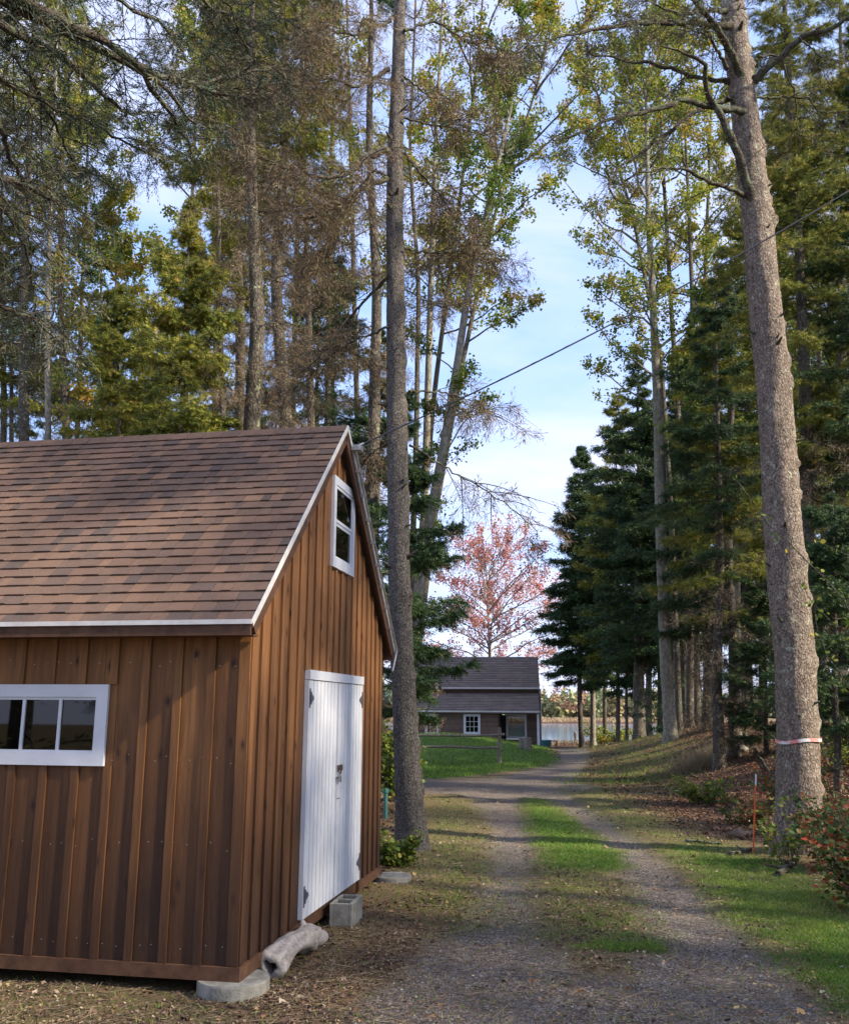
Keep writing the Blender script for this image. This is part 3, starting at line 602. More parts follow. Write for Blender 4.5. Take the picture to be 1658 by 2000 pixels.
# driftwood log
def driftwood():
    A = g(528, 1912); B = g(607, 1858); K = 40; S = 28; rs_ = np.random.default_rng(5)
    t = np.linspace(0, 1, K); base = np.array([A[0], A[1], 0])
    A[2] = .07; B[2] = .065
    P = A+(B-A)*t[:, None]+np.stack([-.02*np.sin(t*PI), .0*t, .05*np.sin(t*2.6)], -1)
    R = .092*(1-.16*np.sin(t*PI*.9)**1.0)+.0; R = R*np.where(t > .8, 1+.28*np.sin((t-.8)/.2*PI), 1); R[-1] *= .3; R[-2] *= .72; R[-3] *= .9
    V, F = tubes(P[None], R[None], S); V = V.reshape(K, S, 3)
    a = np.arange(S)*2*PI/S
    for i in range(K):
        rad = 1+.13*np.sin(a*2+t[i]*3)+.09*np.sin(a*5-t[i]*9)+.04*np.sin(a*9+t[i]*14)+.018*np.sin(t[i]*19+a)+rs_.normal(0, .006, S)
        V[i] = P[i]+(V[i]-P[i])*rad[:, None]
    V = V.reshape(-1, 3); tint = np.clip(.62+.3*np.sin(np.tile(a, K)*7+np.repeat(t, S)*4)*.5+rs_.normal(0, .08, K*S), 0, 1)
    # hollow end
    c0 = P[0]; rings = []; T = (P[1]-P[0])/np.linalg.norm(P[1]-P[0])
    for f, dd in ((.62, -.012), (.48, .01), (.40, .09), (.25, .16)): rings.append(c0+(V[:S]-c0)*np.array([f, f, f])*(.8+.2*np.cos(a*3+1))[:, None]+T*dd)
    V2 = np.concatenate([V]+rings+[[c0+T*.17]]); n0 = K*S; F2 = []
    prev = np.arange(S)
    for k in range(4):
        cur = n0+k*S+np.arange(S)
        F2 += [(prev[(j+1) % S], prev[j], cur[j], cur[(j+1) % S]) for j in range(S)]; prev = cur
    tint = np.concatenate([tint, np.full(S, .8), np.full(S, .2), np.zeros(2*S+1)])
    q = MB(); q.v = [V2]; q.t = [tint]; q.n = len(V2); q.f = {4: [F, np.array(F2)], 3: [np.array([(prev[(j+1) % S], prev[j], len(V2)-1) for j in range(S)])]}; q.m = {4: [np.zeros(len(F)+len(F2))], 3: [np.zeros(S)]}
    # broken limb stubs
    side = np.cross(T, [0, 0, 1]); e = P[int(K*.86)]
    for dv, r0, L in ((side*.9+T*.7-np.array([0, 0, .15]), .065, .17), (-side*.3+T*.2+np.array([0, 0, 1.]), .03, .13), (T*1.+np.array([0, 0, .3]), .06, .12)):
        dv = dv/np.linalg.norm(dv); tt = np.linspace(0, 1, 7); pp = e+dv*(L*tt)[:, None]; q.tube(pp, r0*np.array([1.2, 1.1, 1., .95, .9, .75, .4]), 14, .7)
    o = q.build('driftwood_log', M['drift'], None, True, base); o.location = base
    tag(o, 'bleached hollow driftwood log lying against the shed foot', 'log')
driftwood()
# ------------------------------------------------------------------ trees
def trunkmesh(name, pts, r, sides, mat, parent, base, K=60, seed=0, rough=.05, knots=0, flare=.35):
    pts = np.asarray(pts, float); seg = np.r_[0, np.cumsum(np.linalg.norm(np.diff(pts, axis=0), axis=1))]; s = np.linspace(0, seg[-1], K)
    # smooth interpolation through the points
    P = np.stack([np.interp(s, seg, pts[:, i]) for i in range(3)], -1)
    for _ in range(2): P[1:-1] = (P[:-2]+2*P[1:-1]+P[2:])/4
    t = s/seg[-1]; rs_ = np.random.default_rng(seed)
    R = np.interp(t, np.linspace(0, 1, len(r)), r)*(1+flare*np.exp(-s/.35))
    V, F = tubes(P[None], R[None], sides); V = V.reshape(K, sides, 3); a = np.arange(sides)*2*PI/sides
    D = 1+rough*(np.sin(a[None]*3+s[:, None]*2.1+seed)+.6*np.sin(a[None]*5-s[:, None]*5.3)+.5*rs_.normal(size=(K, sides)))
    D = D+.10*np.exp(-s/.4)[:, None]*np.sin(a[None]*4+1)
    tint = np.zeros((K, sides))
    for k in range(knots):
        sk = rs_.uniform(.03, .95)*seg[-1]*.8; ak = rs_.uniform(-1.9, .4)-.4
        da = np.angle(np.exp(1j*(a-ak)))[None]*np.interp(sk, s, R); ds = (s-sk)[:, None]; d = np.hypot(da, ds); kr = rs_.uniform(.045, .085)*min(1, R[0]/.25+.2)
        D = D+(.27*np.exp(-(d/kr)**2)-.20*np.exp(-(d/(kr*.42))**2)); tint = np.maximum(tint, np.exp(-(d/(kr*.55))**4)*.9)
    V = P[:, None]+(V-P[:, None])*D[..., None]
    return mesh(name, V.reshape(-1, 3), [F], mat, tint.ravel(), parent, True, base=base), P, R
def side_twigs(P, n, L, rs_, ang=.95, rise=0., droop=.15, K=5, t0=.12, t1=1., taper=.75, planar=True, jit=.25):
    """alternate side shoots; L (N,) length scale -> (N*n,K,3)"""
    Nn = len(P); t = t0+(t1-t0)*(np.arange(n)[None]+rs_.uniform(-.4, .4, (Nn, n)))/max(1, n-1); t = np.clip(t, 0, .999)
    p, T = sample(P, t)
    if planar: S = nrm(np.cross(T, np.array([0, 0, 1.])))*np.where(np.arange(n) % 2, 1, -1)[None, :, None]
    else: S = nrm(np.cross(T, rs_.normal(size=T.shape)))
    a = ang*(1+rs_.normal(0, .15, (Nn, n)))[..., None]
    d = nrm(T*np.cos(a)+S*np.sin(a)+np.array([0, 0, rise])+rs_.normal(0, jit*.5, T.shape))
    ln = (np.asarray(L)[:, None]*(1-taper*t)*rs_.uniform(.65, 1.25, (Nn, n)))[..., None, None]
    k = np.linspace(0, 1, K)[None, None, :, None]
    Q = p[:, :, None]+d[:, :, None]*k*ln+rs_.normal(0, jit*.25, (Nn, n, 1, 3))*ln*k*k
    Q[..., 2] -= (droop*ln*k*k)[..., 0]
    return Q.reshape(-1, K, 3), ln.ravel()
def needles(n, L, w, spread, rs_, x0=0., x1=1.):
    """bottle-brush sprig along +x of length 1"""
    x = np.linspace(x0, x1-.05, n); ph = np.arange(n)*2.4; V = []; F = []
    for i in range(n):
        rad = np.array([0, math.cos(ph[i]), math.sin(ph[i])]); tan = np.array([0, -math.sin(ph[i]), math.cos(ph[i])])
        l = L*(1-.35*x[i]); b = np.array([x[i], 0, 0]); tip = b+np.array([l*math.cos(spread), 0, 0])+rad*l*math.sin(spread)
        m_ = b+(tip-b)*.5; V += [b, m_+tan*w/2, tip, m_-tan*w/2]; F.append((4*i, 4*i+1, 4*i+2, 4*i+3))
    return np.array(V), np.array(F)
def dirmat(d, rs_):
    a = rs_.uniform(0, 2*PI, len(d)); u, v = frames(d); y = u*np.cos(a)[:, None]+v*np.sin(a)[:, None]; z = np.cross(d, y); return np.stack([d, y, z], -1)
def sprig_cloud(Q, m, size, base, rs_, t0=.15, jit=.35, keep=1.):
    """m sprigs on each polyline of Q"""
    Nn = len(Q); t = t0+(1-t0)*(np.arange(m)[None]+rs_.uniform(-.5, .5, (Nn, m)))/max(1, m-.5); t = np.clip(t, 0, .999); p, T = sample(Q, t)
    p = p.reshape(-1, 3); T = nrm(T.reshape(-1, 3)+rs_.normal(0, jit, (Nn*m, 3)))
    if keep < 1: k = rs_.random(len(p)) < keep; p = p[k]; T = T[k]
    sc = size*rs_.uniform(.6, 1.3, len(p)); V, F = inst(base[0], base[1], p, dirmat(T, rs_), sc)
    return V, F, np.repeat(np.clip(rs_.normal(.5, .22, len(p)), 0, 1), len(base[0]))
class Acc:
    def __init__(s): s.V = []; s.F = []; s.T = []; s.n = 0
    def add(s, V, F, T=None):
        s.V.append(V); s.F.append(F+s.n); s.n += len(V); s.T.append(np.full(len(V), .5) if T is None else T)
    def build(s, name, mat, parent, base, smooth=False): return mesh(name, np.concatenate(s.V), [np.concatenate(s.F)], mat, np.concatenate(s.T), parent, smooth, base=base) if s.V else None
def whorl(axis, R, z0, z1, dz, Lf, rs_, e_lo, e_hi, K=7, droop=.25, per=1, upturn=.1, az=None):
    """branches leaving the trunk between heights z0..z1; Lf(u) length for u=0 at z0..1 at z1"""
    n = max(2, int((z1-z0)/dz))*per; z = np.sort(rs_.uniform(z0, z1, n)); u = (z-z0)/(z1-z0)
    zz = axis[:, 2]; o_ = np.argsort(zz); p = np.stack([np.interp(z, zz[o_], axis[o_, i]) for i in range(3)], -1)
    a = np.arange(n)*2.399+rs_.normal(0, .4, n) if az is None else az[0]+az[1]*rs_.uniform(-1, 1, n)
    e = e_lo+(e_hi-e_lo)*u+rs_.normal(0, .12, n); L = Lf(u)*rs_.uniform(.6, 1.25, n)
    d = np.stack([np.cos(a)*np.cos(e), np.sin(a)*np.cos(e), np.sin(e)], -1); k = np.linspace(0, 1, K)[None, :, None]
    P = p[:, None]+d[:, None]*k*L[:, None, None]; P[..., 2] += L[:, None]*(-droop*k[..., 0]**1.6+upturn*k[..., 0]**4)
    wob = rs_.normal(0, .018, (n, K, 3)).cumsum(1)*L[:, None, None]; wob[:, 0] = 0; return P+wob, L
def px_m(Y): return Y/930.
def top_z(px, py, Y): return at(px, py, Y)[2]
def spruce(px, Y, top_py, crown_py, rad, label, rb=.15, mat='spruce', seed=0, lean=0, dens=1., dead_from=None, barkm='bark_far', name='spruce_tree', top_px=None, group='spruces in the woods', sw=1., dead_mat='twig', dead_len=1.6, dead_dens=1., bdroop=.28, base_pt=None, lowmat=None, cat='tree', dead_keep=1.):
    rs_ = np.random.default_rng(1000+seed); b0 = at(px, 1400, Y) if base_pt is None else base_pt; base = np.array([b0[0], Y if base_pt is None else base_pt[1], 0.]); base[2] = float(hgt(base[0], base[1]))-.08
    Y = base[1]; tp = px if top_px is None else top_px; top = at(tp, top_py, Y+rs_.uniform(-.3, .3)); H = top[2]-base[2]
    root = empty(name, base, 0, label, cat, group)
    pts = [base+(top-base)*t+np.array([rs_.normal(0, .012)*H*.3, rs_.normal(0, .01)*H*.3, 0])*(0 < t < 1) for t in np.linspace(0, 1, 7)]
    _, AX, RR = trunkmesh('trunk', pts, np.array([1, .86, .74, .6, .44, .26, .04])*rb, 10, M[barkm], root, base, 50, seed, .03)
    s = px_m(Y); br = Acc(); fo = Acc()
    cz = at(px, crown_py, Y)[2]
    SC = dict(n=9, L=.30, w=.085, spread=.85)
    nb_ = needles(18, .36, .078, .85, rs_) if Y < 30 else needles(10, .36, .135, .85, rs_); size = max(.17, 6.2*s)
    P, L = whorl(AX, RR, cz, top[2]-.1, .17/dens*max(1, s/.02)**.4, lambda u: rad*np.clip(1.02-u, 0, 1)**.62*(.35+.65*np.clip(u*5+.25, 0, 1)), rs_, -.08, .75, droop=bdroop)
    rbr = np.clip(L*.012, .006, .05)[:, None]*np.linspace(1, .25, 7)[None]; V, F = tubes(P, rbr, 4); br.add(V, F)
    nsec = int(np.clip(rad*2/(max(.16, 5*s))*.8, 6, 16))
    Q, l2 = side_twigs(P, nsec, L*.42, rs_, droop=.22, K=4); V, F = tubes(Q, np.clip(l2*.008, .002+.1*s, .012)[:, None]*np.linspace(1, .4, 4)[None], 3); br.add(V, F)
    m_ = int(np.clip(rad*.30/(size*.45)*1.6, 3, 7))
    sL = size*np.clip(.35+1.3*L/rad, .4, 1.05); fo.add(*sprig_cloud(Q, m_, np.repeat(sL, nsec*m_), nb_, rs_)); fo.add(*sprig_cloud(P[:, 2:], 5, np.repeat(sL, 5), nb_, rs_, 0))
    if rad > 1.1: # third order
        Q3, l3 = side_twigs(Q, 4, l2*.5, rs_, droop=.2, K=3, t0=.2); fo.add(*sprig_cloud(Q3, 2, np.repeat(sL, nsec*4*2), nb_, rs_))
    if dead_from is not None:
        dz = at(px, dead_from, Y)[2] if dead_from > -9000 else 0
        dz = min(dz, cz-1)
        P, L = whorl(AX, RR, dz, cz+.5, .16/dead_dens, lambda u: dead_len*(.5+.6*u), rs_, -.25, .05, droop=.22, upturn=.05)
        V, F = tubes(P, np.clip(L*.011, .006, .035)[:, None]*np.linspace(1, .2, 7)[None], 4); br.add(V, F)
        Q, l2 = side_twigs(P, 9, L*.5, rs_, droop=.3, K=5, planar=True, jit=.5); V, F = tubes(Q, np.clip(l2*.006, .12*s, .008)[:, None]*np.linspace(1, .4, 5)[None], 3); br.add(V, F)
        tw = Acc(); tb = needles(7, .6, max(.03, .5*s/max(.2, 6*s)), .65, rs_); Q3, l3 = side_twigs(Q, 5, l2*.5, rs_, droop=.3, K=3, t0=.15, planar=False, jit=.6)
        V, F, T = sprig_cloud(Q3, 3, max(.17, 6.5*s), tb, rs_, .1, .5, keep=dead_keep*.8); tw.add(V, F, T); tw.build('dead_twigs', M[dead_mat], root, base)
    br.build('branches', M['limb'], root, base); fo.build('crown', M[mat], root, base)
    return root
def limb_detail(limbs, radii, root, base, rs_, woodm, nsec, Lsec, tw_mat=None, fol_mat=None, size=.14, third=4, droop=.35, names=('limb', 'twigs', 'foliage'), keep=1., planar=True, part_each=True, sidesn=8, ang=.9, tk=.7):
    """explicit limbs drawn through points, each its own part; twigs and foliage grown on them"""
    allP = []
    for pts, (r0, r1) in zip(limbs, radii):
        pts = np.asarray(pts, float); seg = np.r_[0, np.cumsum(np.linalg.norm(np.diff(pts, axis=0), axis=1))]; K = 26; s = np.linspace(0, seg[-1], K)
        P = np.stack([np.interp(s, seg, pts[:, i]) for i in range(3)], -1)
        for _ in range(2): P[1:-1] = (P[:-2]+2*P[1:-1]+P[2:])/4
        P[1:-1] += rs_.normal(0, .012, (K-2, 3))*min(1, seg[-1])
        R = (np.linspace(1, 0, K)**.8*(r0-r1)+r1)*(1+.35*np.exp(-np.linspace(0, 1, K)*16)); V, F = tubes(P[None], R[None]*(1+rs_.normal(0, .05, (1, K))), sidesn)
        if part_each: mesh(names[0], V, [F], woodm, np.zeros(len(V)), root, True, base=base)
        allP.append((P, seg[-1], V, F))
    Ps = np.stack([p[0] for p in allP]); Ls = np.array([p[1] for p in allP]); br = Acc()
    L0 = Lsec*np.minimum(1, Ls/1.5)
    Q, l2 = side_twigs(Ps, nsec, L0, rs_, ang=ang, droop=droop, K=6, t0=.25, taper=.45, planar=planar, jit=.5)
    V, F = tubes(Q, np.clip(l2*.010, .004, .014)[:, None]*np.linspace(1, .35, 6)[None], 4); br.add(V, F)
    Q3, l3 = side_twigs(Q, third, l2*.5, rs_, droop=droop, K=4, t0=.12, planar=True, jit=.6); V, F = tubes(Q3, np.full((len(Q3), 1), .0042)*np.linspace(1, .5, 4)[None], 3); br.add(V, F)
    br.build(names[1], woodm, root, base)
    return Ps, Q, Q3, l3
# ---- the trunk in the middle, beside the shed
b = at(806, 1668, 12.1); base = np.array([b[0], 12.1, float(hgt(b[0], 12.1))-.08]); Yc = 12.1
root = empty('spruce_tree', base, 0, 'tall straight grey spruce trunk rising right beside the shed doors', 'tree', 'spruces in the woods')
cpts = [base]+[at(px, py, Yc) for px, py in ((795, 1500), (786, 1300), (779, 1100), (776, 900), (774, 700), (771, 500), (771, 300), (778, 120), (782, -40), (785, -400))]
_, AX, RR = trunkmesh('trunk', cpts, np.array([.166, .150, .142, .130, .115, .092, .07, .05]), 36, M['bark_near'], root, base, 380, 3, .028, knots=34, flare=.45)
rs_ = np.random.default_rng(77)
def pl(pts, Y0, Y1):  # pixel polyline with depth running from Y0 to Y1
    n_ = len(pts); return [at(px, py, Y0+(Y1-Y0)*i/(n_-1)) for i, (px, py) in enumerate(pts)]
LB = [([(758, 295), (715, 305), (690, 335), (640, 350), (560, 330), (480, 300)], 12, 10.6, .045), ([(756, 350), (715, 362), (680, 385), (620, 425), (560, 425), (500, 410)], 12, 11, .04), ([(760, 135), (700, 170), (640, 150), (560, 180)], 12, 11.4, .03),
      ([(757, 345), (730, 330), (690, 385), (640, 470), (610, 520)], 12, 12.6, .022), ([(790, 300), (830, 350), (880, 410), (900, 440)], 12, 12.6, .02), ([(790, 485), (850, 495), (905, 490), (950, 500)], 12, 12.8, .016),
      ([(758, 540), (700, 600), (640, 680), (600, 720)], 12, 12.8, .022), ([(760, 640), (700, 660), (640, 700), (580, 760)], 12, 12.8, .016), ([(800, 765), (860, 765), (910, 790), (960, 800)], 12, 13, .016),
      ([(800, 630), (840, 600), (880, 590)], 12, 12.6, .012), ([(765, 860), (720, 890), (700, 920)], 12, 12.8, .014), ([(800, 870), (850, 900), (905, 935), (960, 965), (1010, 1000), (1050, 1040)], 12, 13.2, .014), ([(762, 40), (700, 70), (640, 60), (600, 90)], 12, 11.2, .025),
      ([(790, 60), (850, 40), (920, 90), (1000, 100)], 12, 12.8, .022), ([(790, 230), (860, 250), (930, 240)], 12, 12.6, .018), ([(790, 150), (840, 190), (880, 200)], 12, 12.5, .015)]
limbs = [pl(p, a, b_) for p, a, b_, r in LB]; radii = [(r, .005) for *_, r in LB]
Ps, Q, Q3, l3 = limb_detail(limbs, radii, root, base, rs_, M['limb'], 13, 1.0, third=7, names=('limb', 'twigs', ''))
tb = needles(9, .55, .045, .65, rs_); acc = Acc()
big = np.repeat(np.array([1.]*6+[.4]*3+[.3]*3+[1., .9, .5, .5]), 13*7)
k = rs_.random(len(Q3)) < big; acc.add(*sprig_cloud(Q3[k], 7, .20, tb, rs_, .05, .6)); acc.build('dead_twigs', M['twig'], root, base)
P, L = whorl(AX, RR, base[2]+1.6, base[2]+15, .20, lambda u: .16+.35*u, rs_, -.2, .35, droop=.1); V, F = tubes(P, np.clip(L*.02, .005, .012)[:, None]*np.linspace(1, .3, 7)[None], 5)
mesh('dead_stubs', V, [F], M['limb'], np.zeros(len(V)), root, base=base)
AXC, RRC, rootC, baseC = AX, RR, root, base
# ---- the big trunk on the right
b = at(1557, 1668, 12.1); base = np.array([b[0], 12.1, float(hgt(b[0], 12.1))-.10]); Yb = 12.1
root = empty('spruce_tree', base, 0, 'massive knotty reddish spruce trunk ringed with pink and white tape', 'tree', 'spruces in the woods')
bp = [base]+[at(px, py, Yb) for px, py in ((1560, 1560), (1558, 1440), (1552, 1300), (1538, 1150), (1527, 1000), (1517, 850), (1505, 700), (1490, 560), (1480, 450), (1468, 350), (1456, 230), (1441, 120), (1428, 0), (1419, -120), (1400, -500))]
_, AXB, RRB = trunkmesh('trunk', bp, np.array([.268, .250, .248, .232, .222, .208, .190, .172, .138, .115, .09]), 64, M['bark_big'], root, base, 420, 8, .028, knots=60, flare=.30)
limbsB = [([(1478, 440), (1468, 395), (1455, 340), (1443, 306), (1416, 243), (1389, 189), (1369, 162), (1380, 139), (1387, 130), (1357, 108), (1290, 90)], 12.1, 11.0, .078), ([(1456, 175), (1443, 130), (1411, 72), (1380, 27), (1353, 0), (1300, -60)], 12.1, 10.9, .068),
          ([(1455, 165), (1478, 150), (1515, 121), (1560, 74), (1591, 67), (1623, 58), (1658, 31), (1730, -30)], 12.1, 11.3, .062), ([(1460, 222), (1430, 214), (1389, 211), (1335, 193), (1308, 207), (1245, 220), (1200, 229), (1130, 262), (1080, 275)], 12, 10.6, .05),
          ([(1440, 190), (1366, 211), (1290, 270), (1200, 333), (1183, 370), (1215, 405), (1240, 400)], 12.1, 11, .036), ([(1476, 392), (1440, 376), (1398, 360), (1353, 337), (1308, 324), (1240, 340)], 12.1, 11, .038), ([(1430, 158), (1371, 153), (1290, 130), (1236, 121), (1150, 105)], 12.1, 11.4, .036),
          ([(1425, 50), (1375, 47), (1312, 45), (1245, 43), (1200, 50), (1100, 72), (1040, 85)], 11.9, 10.2, .05), ([(1420, 20), (1380, 18), (1330, 30), (1260, 0)], 12, 11.2, .04), ([(1475, 190), (1515, 189), (1573, 189), (1600, 222), (1650, 218)], 12.2, 12.6, .018),
          ([(1480, 110), (1520, 105), (1550, 180), (1562, 290)], 12.2, 12.6, .018), ([(1420, 135), (1385, 70), (1350, 60)], 12, 11.6, .03), ([(1560, 74), (1600, 110), (1640, 120)], 11.6, 11.8, .014)]
limbs = [pl(p, a, b_) for p, a, b_, r in limbsB]; rs_ = np.random.default_rng(5)
Ps, Q, Q3, l3 = limb_detail(limbs, [(r, .008) for *_, r in limbsB], root, base, rs_, M['limb'], 11, .85, third=4, names=('limb', 'twigs', ''), sidesn=10)
acc = Acc(); prob = np.repeat(np.repeat(np.array([.3, .3, .15, 1, .5, .12, .5, 1, 1, .1, .1, .4, .1]), 11), 4)*np.repeat(np.tile(np.linspace(.25, 1, 11), 13), 4)
k = rs_.random(len(Q3)) < prob; acc.add(*sprig_cloud(Q3[k], 8, .20, tb, rs_, .05, .55)); acc.build('dead_twigs', M['lichtwig'], root, base)
def stubs(AX, RR, root, base, n, seed, a0, a1, top):
    r = np.random.default_rng(seed)
    for _ in range(n):
        i = int(r.uniform(.05, top)*len(AX)); a = r.uniform(a0, a1); d = np.array([math.cos(a), math.sin(a), r.uniform(.0, .5)]); L = r.uniform(.05, .16); q = MB(); c = AX[i]+np.array([d[0], d[1], 0])*RR[i]*.85
        r1 = r.uniform(.010, .026); q.tube([c, c+d*L*.6, c+d*L+[0, 0, .01]], [r1*1.6, r1*.9, r1*.6], 7); q.build('branch_stub', M['limb'], root, True, base)
stubs(AXB, RRB, root, base, 20, 4, -3.1, .2, .75)
stubs(AXC, RRC, rootC, baseC, 14, 9, -3.1, .2, .7)
# tape
q = MB(); p0 = at(1558, 1447, Yb); K = 48
i = int(np.argmin(abs(AXB[:, 2]-p0[2]))); cc = AXB[i]; r_ = RRB[i]*1.07
a = np.arange(K)*2*PI/K; zz = cc[2]+.02*np.cos(a-.3)+.012*np.sin(3*a)
inner = np.stack([cc[0]+r_*np.cos(a), cc[1]+r_*np.sin(a)], -1)
V = np.concatenate([np.column_stack([inner, zz-.02]), np.column_stack([inner, zz+.02]), np.column_stack([cc[:2]+(inner-cc[:2])*1.012, zz+.02]), np.column_stack([cc[:2]+(inner-cc[:2])*1.012, zz-.02])])
F4 = [(l*K+j, l*K+(j+1) % K, ((l+1) % 4)*K+(j+1) % K, ((l+1) % 4)*K+j) for l in range(4) for j in range(K)]
m, nt, out = newmat('striped_tape'); n = N(nt); v = n.vec(); w = n('TexNoise', {'Vector': v, 'Scale': 9., 'Detail': 3}).outputs[0]
bs = n('BsdfPrincipled', {'Base Color': n.ramp(w, [(.46, (.75, .73, .74)), (.52, (.85, .30, .25))]), 'Roughness': .4}); nt.links.new(bs.outputs[0], out.inputs[0])
o = mesh('marking_tape', V, [F4], m, None, base=cc); o.location = cc; tag(o, 'pink and white plastic tape tied round the massive trunk', 'tape')
# marker stake
b = g(1469, 1668); t_ = at(1476, 1512, b[1]); root = empty('marker_stake', b, 0, 'thin orange marker stake with white tip beside the massive trunk', 'stake')
q = MB(); q.tube([b-[0, 0, .05], b+(t_-b)*.86], .011, 8); q.build('rod', plain('orange_rod', (.75, .13, .035), .4, var=.12), root, True, b)
q = MB(); q.tube([b+(t_-b)*.861, t_], .0115, 8); q.build('tip', M['white'], root, True, b)
# ---- near boughs hanging in from the upper left; the trunk stands outside the picture
base = np.array([-4.9, 5.2, 0.]); root = empty('spruce_tree', base, 0, 'dark bluish spruce whose heavy boughs hang in over the shed roof', 'tree', 'spruces in the woods')
tp = [base+[0, 0, -.1], base+[.1, .1, 4], base+[.15, .2, 8], base+[.1, .3, 14]]
trunkmesh('trunk', tp, np.array([.3, .26, .22, .16]), 16, M['bark_near'], root, base, 60, 5, .03)
NB = [([(-350, -120), (-100, -60), (40, -5), (125, 45), (170, 62), (250, 115), (310, 160), (345, 200), (382, 242)], 5.6, 7.4, .070), ([(-350, -60), (-60, -20), (10, 0), (75, 35), (140, 75), (210, 105), (270, 130), (320, 200), (350, 250), (375, 300)], 5.6, 7.6, .062),
      ([(-300, -50), (0, 45), (50, 75), (100, 100), (165, 145), (200, 185), (250, 225), (315, 218)], 5.6, 7.8, .042), ([(270, 130), (350, 160), (390, 166), (450, 150), (545, 125)], 7.1, 8.2, .030), ([(330, 155), (390, 170), (425, 185), (475, 192), (530, 192)], 7.3, 8.2, .026),
      ([(-200, 150), (0, 235), (20, 300), (45, 350), (60, 420)], 5.8, 7.2, .030), ([(-300, 250), (10, 350), (65, 370), (130, 410)], 5.8, 7., .050), ([(-200, -150), (60, -60), (200, -20), (330, 60), (370, 90)], 6, 8, .03), ([(-250, 60), (-20, 140), (80, 200), (180, 240), (290, 300)], 5.7, 7.5, .022),
      ([(-250, 500), (0, 598), (60, 620), (110, 660)], 5.8, 7.2, .022), ([(120, -200), (300, -60), (420, 20), (520, 50)], 7, 9, .03), ([(-150, 300), (20, 420), (60, 520), (70, 620)], 6, 7.5, .014), ([(300, -150), (420, -40), (470, 60), (490, 120)], 7.4, 8.6, .016), ([(-200, -30), (30, 100), (110, 250), (150, 330)], 6, 7.6, .018)]
limbs = [pl(p, a, b_) for p, a, b_, r in NB]; rs_ = np.random.default_rng(15)
Ps, Q, Q3, l3 = limb_detail(limbs, [(r, .008) for *_, r in NB], root, base, rs_, M['limb'], 17, .85, third=6, names=('limb', 'twigs', ''), sidesn=10)
nbs = needles(20, .22, .042, .8, rs_); fo = Acc(); li = Acc()
pf = np.repeat(np.repeat(np.array([1, .8, .8, .25, .2, .5, .15, 1, .7, .3, .9, .3, .8, .7]), 17), 6); k = rs_.random(len(Q3)) < pf*.7*np.repeat(rs_.random(14*17) < .8, 6)
fo.add(*sprig_cloud(Q3[k], 6, .15, nbs, rs_, .1, .4)); fo.build('foliage', M['spruce_near'], root, base)
k2 = ~k & (rs_.random(len(Q3)) < .25); li.add(*sprig_cloud(Q3[k2], 5, .17, needles(8, .5, .05, .7, rs_), rs_, .05, .6)); li.build('lichened_twigs', M['lichtwig'], root, base)
# ---- left woods behind the shed
spruce(58, 22, -260, 250, 2.1, 'dark half dead spruce at the picture edge, leftmost behind the shed', .17, 'spruce_lit', 1, dead_from=900, dead_len=1.8, dead_mat='lichtwig', dens=.8, dead_dens=.65)
spruce(130, 25, -150, 330, 2.0, 'half dead spruce just right of the slim pale trunk behind the shed', .15, 'spruce_lit', 2, dead_from=900, dead_len=1.6, dead_mat='lichtwig', dens=.8, dead_dens=.65)
spruce(325, 16.5, 395, 900, 1.25, 'bushy sunlit yellow green spruce rising behind the shed roof', .10, 'spruce_lit', 3, dens=2.4, bdroop=.12, top_px=375)
spruce(230, 18.5, 560, 900, 1.2, 'low bushy green spruce showing just above the shed roof', .09, 'spruce_lit', 33, dens=2.2, bdroop=.12)
spruce(435, 22, -100, 560, 1.8, 'slender dark spruce trunk with bare lower branches behind the roof', .12, 'spruce_lit', 4, dead_from=900, dens=.9)
spruce(497, 17, -160, 60, 1.8, 'thick brown spruce trunk with dead brown boughs above the roof', .23, 'spruce_lit', 5, dead_from=820, dead_len=2.0, dead_dens=.9, dead_keep=.85)
spruce(553, 19, -300, 400, 2.2, 'thick spruce with a sunlit olive crown behind the roof peak', .20, 'spruce_lit', 6, dead_from=820, dead_len=1.6, dens=1.1, dead_dens=.7)
spruce(470, 24, -60, 480, 2.3, 'dense olive spruce crown high behind the dead brown boughs', .16, 'spruce_lit', 7, dens=1.2)
spruce(606, 22, -200, 150, 1.5, 'slim grey spruce trunk between roof peak and thick brown trunks', .13, 'spruce', 8, dead_from=900, dead_dens=.5, dens=.5)
spruce(722, 17.5, -250, 20, 1.2, 'straight grey spruce trunk just left of the trunk by the shed', .17, 'spruce', 9, dead_from=1000, dead_len=1.3, dead_dens=.55, dens=.5)
spruce(205, 30, 380, 850, 2.2, 'distant spruce seen between low branches above the roof', .14, 'spruce', 10, dens=1.)
spruce(10, 28, 200, 800, 2.6, 'distant dark spruce crown behind the leftmost trunks', .16, 'spruce', 12, dens=.9)
spruce(655, 27, 450, 900, 2.0, 'distant dark spruce in the gap behind the roof peak', .13, 'spruce', 13, dens=.6, dead_from=1000)
# dark spruce behind the middle trunk with boughs reaching right
spruce(792, 16.5, 760, 1395, 1.45, 'dark green spruce with layered boughs just behind the middle trunk', .09, 'spruce', 14, dens=1.5, bdroop=.16)
spruce(742, 20, 640, 1350, 1.5, 'dark spruce squeezed between shed gable and middle trunk', .11, 'spruce', 15, dens=.9, dead_from=1300)
